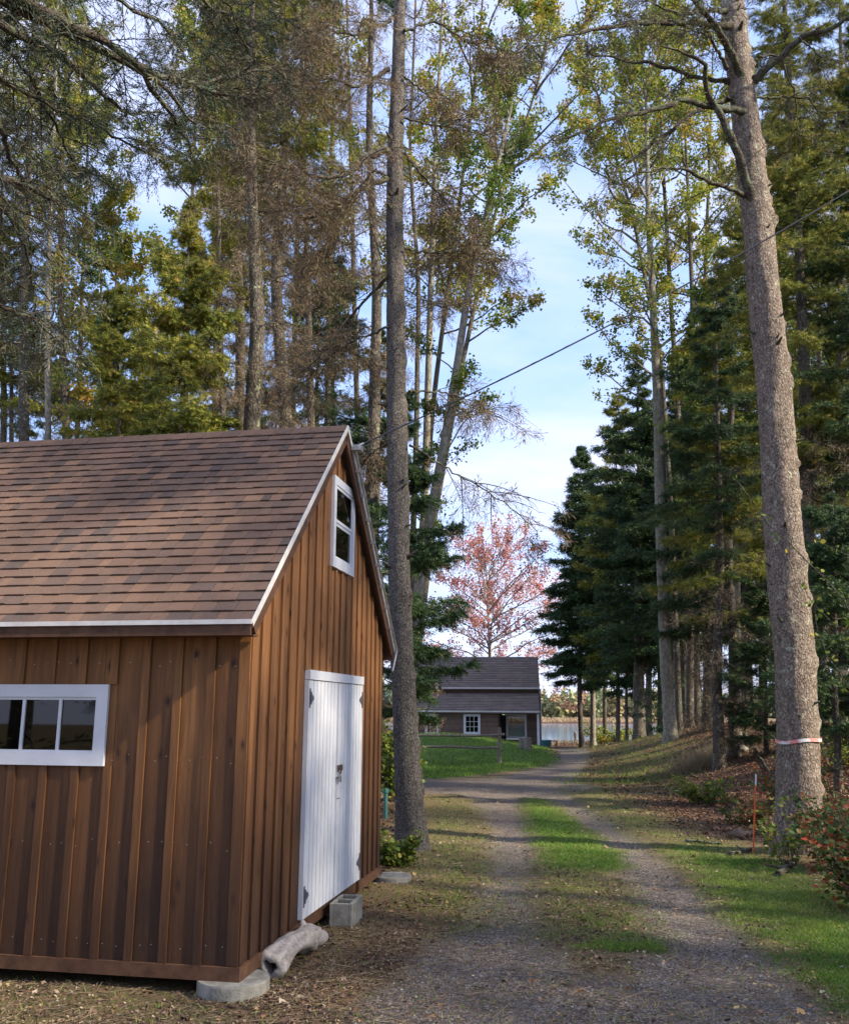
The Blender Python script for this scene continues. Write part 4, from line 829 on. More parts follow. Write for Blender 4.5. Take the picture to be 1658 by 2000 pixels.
# ---- right woods
spruce(1134, 56, 870, 1350, 2.6, 'pointed dark spruce on the shore, leftmost tree of the right woods', .16, 'spruce', 21, dens=1.95)
spruce(1156, 58, 905, 1310, 2.4, 'shore spruce with bare pinkish lower trunk beside the pointed one', .18, 'spruce', 22, dens=1.30, barkm='bark_aspen')
spruce(1222, 50, 985, 1365, 1.9, 'small crooked spruce with slim curved trunk by the water', .09, 'spruce', 23, dens=1.1)
spruce(1246, 44, 700, 1280, 3.4, 'stout dark spruce on the bank edge right of the small crooked spruce', .29, 'spruce', 24, dens=1.82)
spruce(1264, 47, 760, 1280, 3.0, 'slimmer dark spruce close behind the stout bank spruce', .17, 'spruce', 25, dens=1.30)
spruce(1204, 52, 770, 1300, 2.7, 'spruce behind the shore group with a brownish thinning top', .13, 'spruce_lit', 26, dens=1.30)
spruce(1323, 48, 720, 1280, 2.8, 'slender background spruce right of the tall pale aspen trunk', .11, 'spruce', 27, dens=1.30)
spruce(1347, 45, 640, 1280, 2.8, 'reddish trunked background spruce beside the golden far shore', .13, 'spruce', 28, dens=1.30)
spruce(1376, 34, 560, 1240, 2.8, 'dark spruce behind the twin trunks on the leafy bank', .16, 'spruce', 29, dens=1.43, dead_from=1440, dead_keep=.35)
spruce(1399, 24, 520, 1120, 2.1, 'nearer left trunk of the twin spruces above the brown bank', .15, 'spruce', 30, dens=1.3, dead_from=1440, dead_len=1.3, dead_keep=.35)
spruce(1427, 25, 430, 1200, 2.2, 'right trunk of the twin spruces above the brown bank', .15, 'spruce_lit', 31, dens=1.3, dead_from=1440, dead_len=1.2, dead_keep=.35)
spruce(1456, 31, 380, 1240, 2.5, 'thick mossy based spruce between the twins and massive trunk', .20, 'spruce', 32, dens=1.2)
spruce(1588, 20, -300, 900, 2.3, 'lichened grey spruce trunk hugging the right side of the massive one', .18, 'spruce_lit', 34, dens=1.2, dead_from=1300, top_px=1530)
spruce(1530, 33, 60, 1250, 3.0, 'tall deep green spruce behind the massive trunk', .2, 'spruce_lit', 35, dens=1.2)
spruce(1640, 27, -150, 1250, 3.0, 'tall spruce with olive sunlit boughs at the right picture edge', .2, 'spruce_lit', 36, dens=1.1)
spruce(1700, 20, -100, 1350, 2.3, 'dense spruce whose dark boughs fill the right picture edge', .18, 'spruce', 37, dens=1.3)
spruce(1490, 24, 1130, 1440, 1.5, 'young fresh green spruce between the twins and massive trunk', .06, 'spruce', 38, dens=1.8, bdroop=.05)
spruce(1300, 40, 1230, 1440, 1.1, 'knee high bright spruce sapling at the pale aspen foot', .04, 'spruce', 39, dens=1.8, bdroop=.05)
spruce(1625, 17, 950, 1440, 1.5, 'young spruce in shade right of the massive trunk', .07, 'spruce', 40, dens=1.6, bdroop=.08)
spruce(1570, 45, 300, 1270, 3.2, 'far spruce filling the gap behind the massive trunk', .2, 'spruce', 41, dens=.9)
spruce(1480, 50, 650, 1280, 3.0, 'far dark spruce on the bank crest behind the twins', .2, 'spruce', 42, dens=.9)
spruce(1640, 48, 500, 1390, 3.2, 'far dark spruce low at the right picture edge', .2, 'spruce', 43, dens=.9)
spruce(1180, 62, 965, 1320, 2.4, 'farthest spruce of the shore group, blue green behind the pointed one', .15, 'spruce', 44, dens=1.3)
spruce(1285, 52, 800, 1280, 2.8, 'dark spruce filling the gap just behind the tall pale aspen', .16, 'spruce', 45, dens=1.3)
spruce(1312, 43, 860, 1280, 2.4, 'dark spruce low between the tall pale aspen and the background pair', .14, 'spruce', 46, dens=1.3)
spruce(1360, 39, 600, 1250, 2.6, 'dark spruce standing behind the left trunk of the twins', .16, 'spruce', 47, dens=1.3)
spruce(620, 25, 420, 900, 2.0, 'dark green spruce filling the gap left of the middle trunk', .12, 'spruce', 48, dens=1.2)
spruce(468, 26, 330, 850, 2.0, 'olive spruce deep behind the thick brown trunk', .12, 'spruce_lit', 49, dens=1.2)
spruce(30, 26, 420, 850, 1.9, 'olive spruce low at the picture edge above the roof', .12, 'spruce_lit', 50, dens=1.2)
# ---- broadleaves
LEAF = (np.array([(0, 0, 0), (.30, .40, .06), (.75, .36, .04), (1, 0, .0), (.75, -.36, .04), (.30, -.40, .06)]), np.array([(0, 5, 4, 3), (0, 3, 2, 1)]))
def broadleaf(pts, r0, label, mat, seed, z0f, spread, leaf_n, leaf, nprim=26, barkm='bark_aspen', name='aspen_tree', group='aspens in the woods', e=(.55, 1.0), sec=6, ter=5, cat='tree', keep=1., tint=(.5, .25), rnd=False):
    leaf_n = int(leaf_n*2.2); leaf *= .86; keep = min(1, keep*1.15); spread *= 1.12
    rs_ = np.random.default_rng(3000+seed); pts = [np.asarray(p, float) for p in pts]; base = pts[0].copy(); base[2] = float(hgt(base[0], base[1]))-.08; pts[0] = base
    root = empty(name, base, 0, label, cat, group)
    _, AX, RR = trunkmesh('trunk', pts, np.array([1, .9, .8, .68, .5, .3, .06])*r0, 12, M[barkm], root, base, 60, seed, .025)
    H = AX[-1, 2]-base[2]; Yd = base[1]; s = px_m(Yd)
    P, L = whorl(AX, RR, base[2]+H*z0f, AX[-1, 2]-.3, H*(1-z0f)/nprim, (lambda u: spread*np.sqrt(np.clip(1.02-(1.5*u-.62)**2, .05, 1))) if rnd else (lambda u: spread*(1-.65*u)*(.55+.45*np.clip(u*4, 0, 1))), rs_, e[0], e[1], droop=.0, upturn=.0)
    br = Acc(); V, F = tubes(P, np.clip(L*.014, .008, .06)[:, None]*np.linspace(1, .25, 7)[None], 5); br.add(V, F)
    Q, l2 = side_twigs(P, sec, L*.5, rs_, ang=.75, rise=.25, droop=-.05, K=5, t0=.25, planar=False, jit=.45); V, F = tubes(Q, np.clip(l2*.009, .15*s, .02)[:, None]*np.linspace(1, .4, 5)[None], 3); br.add(V, F)
    Q3, l3 = side_twigs(Q, ter, l2*.5, rs_, ang=.8, rise=.1, droop=.05, K=3, t0=.2, planar=False, jit=.6); V, F = tubes(Q3, np.full((len(Q3), 1), max(.003, .10*s))*np.linspace(1, .6, 3)[None], 3); br.add(V, F)
    br.build('branches', M[barkm], root, base)
    if keep < 1: Q3 = Q3[rs_.random(len(Q3)) < keep]
    if leaf_n:
        t = rs_.random((len(Q3), leaf_n))*.9+.1; p, T = sample(Q3, t); p = p.reshape(-1, 3)+rs_.normal(0, leaf*1.1, (t.size, 3)); nl = len(p)
        cl = np.repeat(rs_.normal(0, tint[1]*.8, len(Q3)), leaf_n)+rs_.normal(tint[0], tint[1]*.6, nl)
        Mx = rmat(rs_, nl); V, F = inst(LEAF[0], LEAF[1], p, Mx, leaf*rs_.uniform(.6, 1.25, nl)); mesh('crown', V, [F], M[mat], np.repeat(np.clip(cl, 0, 1), 6), root, base=base)
    return root
def tp_(pts, Y, dY=0): return [at(px, py, Y+dY*i/max(1, len(pts)-1)) for i, (px, py) in enumerate(pts)]
broadleaf(tp_([(92, 1400), (95, 850), (93, 600), (100, 400), (110, 150), (120, -250)], 19), .085, 'slim pale aspen trunk among dark trunks above the roof left end', 'aspen', 1, .35, 1.8, 6, .075, keep=.6)
broadleaf(tp_([(235, 1400), (235, 900), (230, 650), (225, 480), (215, 380)], 26), .12, 'golden green aspen crown behind the low bushy spruce', 'aspen', 2, .45, 2.6, 8, .11, tint=(.6, .2))
broadleaf(tp_([(420, 1400), (420, 900), (425, 500), (410, 200), (400, -100)], 30), .15, 'tall aspen with lime leaves beside the olive spruce crown', 'aspen', 3, .5, 3.2, 8, .12)
broadleaf(tp_([(640, 1400), (640, 900), (645, 500), (650, 200), (655, -300)], 28), .14, 'bare limbed aspen with scattered gold leaves above the roof peak', 'aspen', 4, .35, 3.0, 4, .10, keep=.45, tint=(.7, .2))
broadleaf(tp_([(150, 1400), (150, 900), (160, 600), (170, 350), (175, 120)], 33), .13, 'yellow green aspen crown filling the gap above the roof left part', 'aspen', 21, .4, 3.4, 9, .12, barkm='bark_far')
broadleaf(tp_([(360, 1400), (360, 900), (370, 500), (385, 200), (395, -60)], 34), .14, 'tall aspen with gold green leaves left of the olive spruce crown', 'aspen', 22, .4, 3.4, 9, .12, barkm='bark_far')
broadleaf(tp_([(560, 1400), (570, 900), (580, 500), (590, 100), (600, -300)], 35), .14, 'background aspen whose green leaves show among dead brown boughs', 'aspen', 23, .35, 3.2, 9, .12, barkm='bark_far', tint=(.35, .2))
broadleaf(tp_([(700, 1400), (700, 900), (690, 500), (680, 100), (670, -300)], 31), .12, 'background aspen between grey spruce trunk and middle trunk', 'aspen', 24, .35, 2.6, 8, .11, barkm='bark_far', tint=(.4, .2))
broadleaf(tp_([(792, 1400), (816, 1150), (829, 1000), (836, 750), (842, 540), (850, 300), (865, 0), (870, -300)], 26), .13, 'pale upright aspen just right of the middle trunk', 'aspen', 5, .45, 2.7, 7, .10, keep=.75)
broadleaf(tp_([(794, 1400), (822, 1120), (838, 1020), (865, 880), (895, 700), (912, 580), (958, 380), (1000, 200), (1030, -60)], 24), .15, 'aspen leaning right with a thick pale trunk beside the upright one', 'green_leaf', 6, .40, 2.5, 9, .085, keep=.85, tint=(.45, .25))
broadleaf(tp_([(790, 1400), (812, 900), (818, 560), (800, 300), (812, 0), (815, -250)], 29), .11, 'thin aspen half hidden by the middle trunk', 'aspen', 7, .45, 2.6, 5, .10, keep=.6, tint=(.6, .2), barkm='bark_far')
broadleaf(tp_([(784, 1400), (822, 1050), (850, 750), (890, 450), (935, 100), (960, -250)], 33), .12, 'aspen with airy gold green crown high over the drive', 'aspen', 8, .42, 4.4, 9, .125, keep=.85, tint=(.55, .25), barkm='bark_far')
broadleaf(tp_([(1310, 1440), (1300, 1300), (1290, 1050), (1284, 800), (1275, 600), (1265, 420), (1262, 200), (1240, 40)], 34), .23, 'tall aspen with a pale bare trunk in the middle of the right woods', 'aspen', 9, .40, 5.2, 9, .125, nprim=36, keep=.9, tint=(.42, .25))
broadleaf(tp_([(788, 1400), (850, 1000), (905, 700), (965, 420), (1045, 180), (1120, -120)], 31), .11, 'slender aspen leaning far right behind the thick leaning one', 'aspen', 18,   .42, 4.6, 12, .115, tint=(.5, .25), barkm='bark_far')
broadleaf(tp_([(1325, 1400), (1310, 1000), (1290, 700), (1235, 420), (1170, 200), (1110, -60)], 37), .13, 'slender aspen arching left behind the tall pale one', 'aspen', 19, .42, 4.4, 10, .125, tint=(.5, .25), barkm='bark_far')
broadleaf(tp_([(1336, 1400), (1330, 900), (1310, 600), (1290, 250), (1270, -200)], 41), .15, 'background aspen with a full gold top right of the tall pale one', 'aspen', 20, .5, 3.8, 9, .13, tint=(.65, .2), barkm='bark_far')
broadleaf(tp_([(1345, 1400), (1350, 900), (1352, 600), (1340, 300), (1320, 0)], 38), .16, 'pale aspen pair member left of the massive trunk, nearer the path', 'aspen', 10, .5, 3.6, 8, .13, keep=.8, barkm='bark_far')
broadleaf(tp_([(1378, 1400), (1380, 900), (1375, 600), (1385, 300), (1395, 0)], 40), .16, 'pale aspen close against the massive trunk, gold topped', 'aspen', 11, .5, 3.4, 8, .13, keep=.8, tint=(.6, .2), barkm='bark_far')
broadleaf(tp_([(1610, 1400), (1608, 1000), (1600, 700), (1590, 400), (1580, 300)], 30), .14, 'leafy green tree behind the wire at the right edge', 'green_leaf', 14, .30, 3.2, 10, .12, keep=1., tint=(.6, .25), name='birch_tree', group=None)
broadleaf(tp_([(1440, 1430), (1440, 1000), (1420, 700), (1400, 560)], 29), .10, 'bright green broadleaf crown left of the massive trunk', 'green_leaf', 15, .35, 2.8, 10, .11, keep=1., tint=(.6, .25), name='birch_tree', group=None)
# thin nearly bare tree in the sky gap
broadleaf(tp_([(790, 1420), (836, 1050), (862, 900), (910, 815), (985, 790), (1050, 835)], 25), .05, 'thin bare branched tree arching into the open sky gap', 'green_leaf', 16, .45, 1.6, 3, .08, nprim=16, barkm='limb', e=(-.3, .5), keep=.35, name='bare_tree', group=None, sec=8, ter=7)
# red maple behind the cottage
broadleaf(tp_([(958, 1400), (958, 1320), (955, 1240), (952, 1170), (950, 1110)], 68), .18, 'round red leaved maple in autumn colour behind the cottage', 'maple', 17, .20, 6.3, 8, .16, nprim=54, name='maple_tree', group=None, e=(.05, .95), sec=8, ter=6, keep=.45, rnd=True)
# ---- undergrowth
def shrub(px, py, h, r, label, mat, seed, leaf=.05, n=26, leaves=7, name='shrub', lean=(0, 0), arch=.2, cat='shrub', Y=None, group=None):
    rs_ = np.random.default_rng(5000+seed); b = g(px, py) if Y is None else np.array([*at(px, py, Y)[:2], 0.]); b[2] = float(hgt(b[0], b[1])); root = empty(name, b, 0, label, cat, group)
    a = rs_.uniform(0, 2*PI, n); K = 6; k = np.linspace(0, 1, K)[None, :, None]; st = b+np.stack([np.cos(a), np.sin(a), 0*a], -1)*rs_.uniform(0, .25*r, n)[:, None]; st[:, 2] = b[2]-.02
    H = h*rs_.uniform(.5, 1.1, n); d = np.stack([np.cos(a)*r*.8+lean[0], np.sin(a)*r*.8+lean[1], H], -1)*rs_.uniform(.6, 1.1, n)[:, None]
    P = st[:, None]+d[:, None]*k; P[..., :2] += (d[:, None, :2]*arch*k*k); P[..., 2] -= arch*H[:, None]*(k[..., 0]**3)*.6; P += rs_.normal(0, .015, P.shape)*k
    V, F = tubes(P, np.full((n, 1), .005)*np.linspace(1, .4, K)[None], 4); A_ = Acc(); A_.add(V, F)
    Q, l = side_twigs(P, 6, np.full(n, h*.35), rs_, droop=.1, K=4, t0=.2, planar=False); V, F = tubes(Q, np.full((len(Q), 1), .0025)*np.linspace(1, .5, 4)[None], 3); A_.add(V, F); A_.build('stems', M['limb'], root, b)
    t = rs_.random((len(Q), leaves)); p, T = sample(Q, t); p = p.reshape(-1, 3)+rs_.normal(0, leaf*.5, (t.size, 3)); p[:, 2] = np.maximum(p[:, 2], b[2]+.02)
    V, F = inst(LEAF[0], LEAF[1], p, zmat(rs_, len(p), .9), leaf*rs_.uniform(.6, 1.3, len(p))); mesh('foliage', V, [F], M[mat], np.repeat(np.clip(rs_.normal(.5, .28, len(p)), 0, 1), 6), root, base=b); return root
shrub(1650, 1700, .95, .42, 'tangled shrub with red and green leaves right of the massive trunk', 'shrub', 1, .046, 44, 8)
shrub(1700, 1780, .95, .5, 'dark green bramble spilling in low at the right edge', 'shrub', 2, .055, 34, 7)
shrub(1600, 1640, 1.5, .45, 'taller red tinged shrub against the right flank of the massive trunk', 'shrub', 3, .045, 28, 6)
shrub(1540, 1690, .75, .3, 'fresh green leafy sprout in front of the massive trunk', 'green_leaf', 4, .055, 12, 4)
shrub(772, 1690, .42, .25, 'leafy green sprouts at the foot of the middle trunk', 'green_leaf', 5, .055, 22, 6)
shrub(1385, 1570, .55, .6, 'low dull green fern patch on the brown bank', 'green_leaf', 6, .06, 30, 5)
shrub(1450, 1610, .5, .4, 'low brambles beside the orange stake', 'shrub', 7, .05, 20, 5)
shrub(768, 1480, 1.7, .45, 'bright green bush between shed corner and middle trunk', 'green_leaf', 8, .09, 40, 8, name='bush', Y=19)
shrub(1190, 1452, 1.4, 1.6, 'yellow green bush at the water edge among the shore trunks', 'sapling', 9, .14, 40, 8, name='bush', Y=62)
shrub(1625, 1450, 1.2, .7, 'dark forest floor shrub behind the massive trunk', 'green_leaf', 10, .07, 26, 6, Y=19)
shrub(1530, 1470, .8, .6, 'thin brown green shrub on the bank just left of the massive trunk', 'shrub', 11, .06, 22, 4, Y=17)
# saplings with round yellow-green leaves crossing the big trunk
def sapling(base, lines, label, seed, leaf=.06, n=4):
    rs_ = np.random.default_rng(seed); base = np.array([base[0], base[1], float(hgt(base[0], base[1]))]); root = empty('sapling', base, 0, label, 'sapling'); A_ = Acc(); L = []
    for pts, r in lines:
        pts = np.array([base if p is None else p for p in pts], float); s0 = np.r_[0, np.cumsum(np.linalg.norm(np.diff(pts, axis=0), axis=1))]; K = 24; s = np.linspace(0, s0[-1], K); P = np.stack([np.interp(s, s0, pts[:, i]) for i in range(3)], -1)
        P[1:-1] = (P[:-2]+P[1:-1]*2+P[2:])/4; P[1:-1] += rs_.normal(0, .01, (K-2, 3)); V, F = tubes(P[None], (r*np.linspace(1, .35, K))[None], 6); A_.add(V, F); L.append(P)
    P = np.stack(L); Q, l = side_twigs(P, 14, np.full(len(P), .38), rs_, droop=.1, K=4, t0=.35, planar=False); V, F = tubes(Q, np.full((len(Q), 1), .0028)*np.linspace(1, .5, 4)[None], 3); A_.add(V, F); A_.build('stems', M['limb'], root, base)
    t = rs_.random((len(Q), n)); p, T = sample(Q, t); p = p.reshape(-1, 3)+rs_.normal(0, .03, (t.size, 3)); V, F = inst(LEAF[0], LEAF[1], p, rmat(rs_, len(p)), leaf*rs_.uniform(.6, 1.2, len(p))); mesh('foliage', V, [F], M['sapling'], np.repeat(np.clip(rs_.normal(.5, .28, len(p)), 0, 1), 6), root, base=base)
sb = (6.6, 10.9); f_ = lambda px, py: at(px, py, 10.9)
sapling(sb, [([None, f_(1720, 1400), f_(1660, 1180), f_(1560, 1080), f_(1480, 1000), f_(1440, 940)], .014), ([None, f_(1730, 1400), f_(1680, 1250), f_(1600, 1200), f_(1570, 1150)], .010), ([None, f_(1720, 1450), f_(1650, 1330), f_(1600, 1260), f_(1590, 1180)], .010), ([None, f_(1740, 1300), f_(1690, 1100), f_(1640, 1080), f_(1600, 1060)], .01)],
        'slender sapling with round yellow green leaves arching across the massive trunk', 3, .062, 3)
# dry grass clump on the bank
b = g(1372, 1495); rs = np.random.default_rng(9); n_ = 1500; P = b+np.stack([rs.normal(0, .45, n_), rs.normal(0, .35, n_), 0*rs.random(n_)], -1); P[:, 2] = hgt(P[:, 0], P[:, 1])
blades('dry_grass', P, .42, .006, M['drygrass'], 'pale beige clump of dry grass at the bank foot', lean=.45)
P = ground_scatter(26000, 3.5, 12, 11, 32, lambda x, y: .35*sst((x-4.2)/1.5)*np.clip(.3+nse(x, y, 1.3, 8), 0, 1), rs)
blades('weeds', P, .16, .006, M['grass'], 'straggling weeds and dry stalks on the bank', lean=.6, tb=.85)
P = ground_scatter(3000, 6, 26, 56, 92, lambda x, y: 1.+0*x, rs, False); n_ = 9000; x = rs.uniform(4, 40, n_); y = rs.uniform(58, 90, n_); P = np.stack([x, y, hgt(x, y)], -1)
blades('shore_grass', P, .28, .03, M['drygrass'], 'tawny tall grass along the near shore', lean=.25)
# fallen sticks and rocks
def stick(a, b_, r, label, seed):
    rs_ = np.random.default_rng(seed); A_ = g(*a); B_ = g(*b_); K = 14; t = np.linspace(0, 1, K)[:, None]; P = A_+(B_-A_)*t+rs_.normal(0, .02, (K, 3)); P[:, 2] = hgt(P[:, 0], P[:, 1])+r*.8
    q = MB(); q.tube(P, r*np.linspace(1, .5, K), 7)
    for k in (4, 8): q.tube([P[k], P[k]+[rs_.normal(0, .12), rs_.normal(0, .12), .05]], [r*.5, r*.2], 5)
    o = q.build('fallen_stick', M['limb'], None, True, P[0]); o.location = P[0]; tag(o, label, 'stick')
stick((1340, 1645), (1410, 1650), .022, 'grey fallen stick on the grass left of the orange stake', 1)
stick((1430, 1672), (1472, 1660), .028, 'short broken branch at the foot of the orange stake', 2)
stick((1455, 1460), (1510, 1462), .04, 'pale fallen branch on the bank left of the massive trunk', 3)
stick((1320, 1600), (1380, 1612), .016, 'thin brown stick in the leaf litter', 4)
stick((1520, 1712), (1562, 1680), .035, 'bare root running from the massive trunk into the grass', 5)
stick((1250, 1555), (1300, 1548), .02, 'thin stick where grass meets the leafy bank', 6)
def rock(px, py, r, label, seed, mat='concrete'):
    rs_ = np.random.default_rng(seed); b = g(px, py); S, K = 14, 9; a = np.arange(S)*2*PI/S; V = []
    for i in range(K):
        th = PI*i/(K-1)*.98+.01
        for j in range(S): q = np.array([math.sin(th)*math.cos(a[j]), math.sin(th)*math.sin(a[j])*.8, math.cos(th)*.6]); V.append(q*r*(1+.14*math.sin(3*q[0]*2+seed)+.1*math.sin(5*q[1]+q[2]*4)+rs_.normal(0, .02)))
    F = [(i*S+j, (i+1)*S+j, (i+1)*S+(j+1) % S, i*S+(j+1) % S) for i in range(K-1) for j in range(S)]
    o = mesh('rock', V, [F], M[mat], smooth=True); o.location = b+[0, 0, r*.25]; tag(o, label, 'rock')
rock(1449, 1466, .15, 'pale rounded rock on the brown bank beyond the twin trunks', 1)
rock(1444, 1635, .13, 'dark rock half sunk in weeds left of the orange stake', 2, 'rust')
# ------------------------------------------------------------------ overhead wire
p0 = ldw((OV+.10, fr(SLEN-.24, .01)[1]+.03, fr(SLEN-.24, .01)[2]+.05)); p1 = at(1658, 372, 9.0); pm = at(1000, 733, 8.6)
dirv = p1-p0; K = 60; t = np.linspace(0, 1.9, K); P = p0+dirv*t[:, None]; mt = (pm[0]-p0[0])/dirv[0]; sag = (p0[2]+dirv[2]*mt-pm[2])/(mt*(1-mt)+1e-6); print('sag', sag); P[:, 2] -= sag*t*(1-t)
q = MB(); q.tube(P, .008, 6); 
wv = np.stack([.011*np.cos(t*90), .011*np.sin(t*90), 0*t], -1); q.tube(P+wv, .005, 5)
o = q.build('overhead_cable', plain('black_cable', (.05, .05, .055), .5, var=.1), None, True, p0); o.location = p0; tag(o, 'black overhead cable sloping from the shed peak up past the massive trunk', 'cable')
# ------------------------------------------------------------------ cottage
HY = 52.; rt = at(1052, 1462, HY); X1 = at(1053, 1400, HY)[0]; X0 = at(800, 1400, HY)[0]; GZ = float(hgt(X1, HY))-.25
zf = lambda py, Y=HY: at(1000, py, Y)[2]
cot = empty('cottage', (X1, HY, GZ), -.10, 'low brown clapboard cottage with weathered shingle roofs beyond the lawn', 'cottage')
LD = 2.6; ze1 = zf(1390); zr1 = zf(1353, HY+LD); ze2 = zf(1344, HY+LD-.25); zrg = zf(1283, HY+LD+3.2)
cb = (X1, HY, GZ)
xr = lambda px, Y=HY: at(px, 1400, Y)[0]
PX0 = xr(972); 
# front walls of clapboards (each course leans out)
def clap(mbx, x0, x1, y, z0, z1, holes=(), axis='x', ex=.115):
    z = z0
    while z < z1:
        zt = min(z+ex, z1); spans = [(x0, x1)]
        for hx0, hx1, hz0, hz1 in holes:
            if zt > hz0+.02 and z < hz1-.02:
                ns = []
                for a, b in spans:
                    if a < hx0: ns.append((a, min(b, hx0)))
                    if b > hx1: ns.append((max(a, hx1), b))
                spans = ns
        for a, b in spans:
            if b-a < .02: continue
            t = rr.random(); f = [(a, y-.03, z), (b, y-.03, z), (b, y, z), (a, y, z)]; tt = [(a, y-.008, zt), (b, y-.008, zt), (b, y, zt), (a, y, zt)]
            if axis == 'y': f = [(y-(q[1]-y), q[0], q[2]) for q in f][::-1]; tt = [(y-(q[1]-y), q[0], q[2]) for q in tt][::-1]
            mbx.hexa(f, tt, t)
        z = zt
W1 = (xr(905), xr(938), zf(1435), zf(1395)); W0 = (xr(829), xr(856), zf(1436), zf(1396))
mb = MB(); clap(mb, X0, PX0, HY, GZ, ze1+.05, [W1, W0]); mb.box((X0, HY+.001, GZ), (W0[0], HY+.1, ze1)); mb.box((W0[1], HY+.001, GZ), (W1[0], HY+.1, ze1)); mb.box((W1[1], HY+.001, GZ), (PX0, HY+.1, ze1)); mb.build('front_wall', M['clap'], cot, base=cb)
PD = 1.5; W2 = (xr(983, HY+PD), xr(1023, HY+PD), zf(1443, HY+PD), zf(1395, HY+PD))
mb = MB(); clap(mb, PX0, X1-.02, HY+PD, GZ, ze1+.2, [W2, (xr(974, HY+PD), xr(981, HY+PD)+.0, GZ, zf(1396, HY+PD))]); mb.box((W2[1]+.0, HY+PD+.001, GZ), (X1-.03, HY+PD+.08, ze1+.2)); mb.build('porch_wall', M['clap'], cot, base=cb)
mb = MB(); mb.box((xr(973, HY+PD), HY+PD-.04, GZ+.1), (xr(982, HY+PD), HY+PD-.032, zf(1397, HY+PD))); mb.build('door', M['darkin'], cot, base=cb)  # dark slab painted in for the shade of the door opening
mb = MB(); mb.box((PX0, HY+.02, GZ), (PX0+.06, HY+PD-.05, ze1), .1); mb.build('porch_side_wall', M['clap'], cot, base=cb)
mb = MB(); mb.box((PX0+.07, HY+.0, GZ+.0), (X1-.05, HY+PD-.05, GZ+.12), .4); mb.build('porch_floor', M['clap'], cot, base=cb)
for (a, b_, z0, z1), yy, cols, rws in ((W1, HY, 3, 3), (W0, HY, 3, 3), (W2, HY+PD, 1, 1)):
    q = MB(); f = .13 if cols > 1 else .12
    q.box((a, yy-.06, z1-f), (b_, yy-.031, z1)); q.box((a, yy-.06, z0), (b_, yy-.031, z0+f)); q.box((a, yy-.06, z0+f), (a+f, yy-.031, z1-f)); q.box((b_-f, yy-.06, z0+f), (b_, yy-.031, z1-f)); w_ = q.build('window', M['white'], cot, base=cb)
    q = MB(); a2, b2, c2, d2 = a+f, b_-f, z0+f, z1-f
    for k in range(1, cols): q.box((a2+(b2-a2)*k/cols-.012, yy-.045, c2), (a2+(b2-a2)*k/cols+.012, yy-.033, d2))
    for k in range(1, rws): q.box((a2, yy-.0445, c2+(d2-c2)*k/rws-.012), (b2, yy-.0335, c2+(d2-c2)*k/rws+.012))
    if q.n: q.build('glazing_bar', M['white'], w_, base=cb)
    q = MB(); q.box((a2, yy-.028, c2), (b2, yy-.022, d2)); q.build('pane', M['glass'], w_, base=cb)
    q = MB(); q.box((a2-.05, yy+.3, c2-.3), (b2+.05, yy+.32, d2+.1)); _o = q.build('room_dark_sheet', M['darkin'], w_, base=cb) if cols > 1 else None  # dark sheet behind the glass, painting the shade of the room
mb = MB(); mb.box((X1-.14, HY-.04, GZ-.1), (X1-.0, HY+.10, ze1+.02)); mb.build('porch_post', M['white'], cot, base=cb)
# upper strip and side gable wall
mb = MB(); clap(mb, X0, X1, HY+LD, zr1-.02, ze2+.15); mb.box((X0, HY+LD+.001, ze1), (X1, HY+LD+.1, ze2+.1), .3); mb.build('upper_wall', M['clap'], cot, base=cb)
YB = HY+LD+6.4
mb = MB(); sx = X1+.02; k_ = 24
mb.hexa([(sx, HY+PD, GZ), (sx+.06, HY+PD, GZ), (sx+.06, YB, GZ), (sx, YB, GZ)], [(sx, HY+PD, ze1+.1), (sx+.06, HY+PD, ze1+.1), (sx+.06, YB, ze1+.1), (sx, YB, ze1+.1)], .7)
mb.add([(sx+.061, HY+LD, ze1+.1), (sx+.061, YB, ze1+.1), (sx+.061, YB, ze2), (sx+.061, HY+LD+3.2, zrg-.1), (sx+.061, HY+LD, ze2)], [(0, 1, 2, 3, 4)], .7)
mb.build('side_wall', M['clap'], cot, base=cb)
def shroof(y0, z0, y1, z1, xa, xb, name, rows):
    q = MB(); d = np.array([0, y1-y0, z1-z0]); Lr = np.linalg.norm(d); d /= Lr; nn = np.array([0, -d[2], d[1]])
    q.hexa([(xa, y0, z0-.10), (xb, y0, z0-.10), (xb, y1, z1-.10), (xa, y1, z1-.10)], [(xa, y0, z0-.02), (xb, y0, z0-.02), (xb, y1, z1-.02), (xa, y1, z1-.02)], .2)
    for r in range(rows):
        a = Lr*r/rows; b = Lr*(r+1)/rows+.01; x = xb
        while x > xa:
            w = rr.uniform(.25, .6); x0 = max(x-w, xa); pa = np.array([0, y0, z0])+d*a; pb = np.array([0, y0, z0])+d*b; u0 = nn*.035; u1 = nn*.008; e1 = np.array([x0, 0, 0]); e2 = np.array([x-.004, 0, 0])
            q.hexa([pa+e1-nn*.01, pa+e2-nn*.01, pb+e2-nn*.012, pb+e1-nn*.012], [pa+e1+u0, pa+e2+u0, pb+e2+u1, pb+e1+u1], rr.random()); x = x0
    return q.build(name, M['roof_far'], cot, base=cb)
shroof(HY-.25, ze1, HY+LD-.02, zr1, X0-.2, X1+.02, 'porch_roof', 12)
shroof(HY+LD-.28, ze2, HY+LD+3.2, zrg, X0-.2, X1+.10, 'roof', 18)
shroof(YB+.2, ze2, HY+LD+3.2, zrg, X0-.2, X1+.10, 'back_roof', 4)
mb = MB(); mb.box((X0-.2, HY-.28, ze1-.04), (X1+.03, HY-.252, ze1+.035)); mb.build('eave_trim', M['drip'], cot, base=cb)
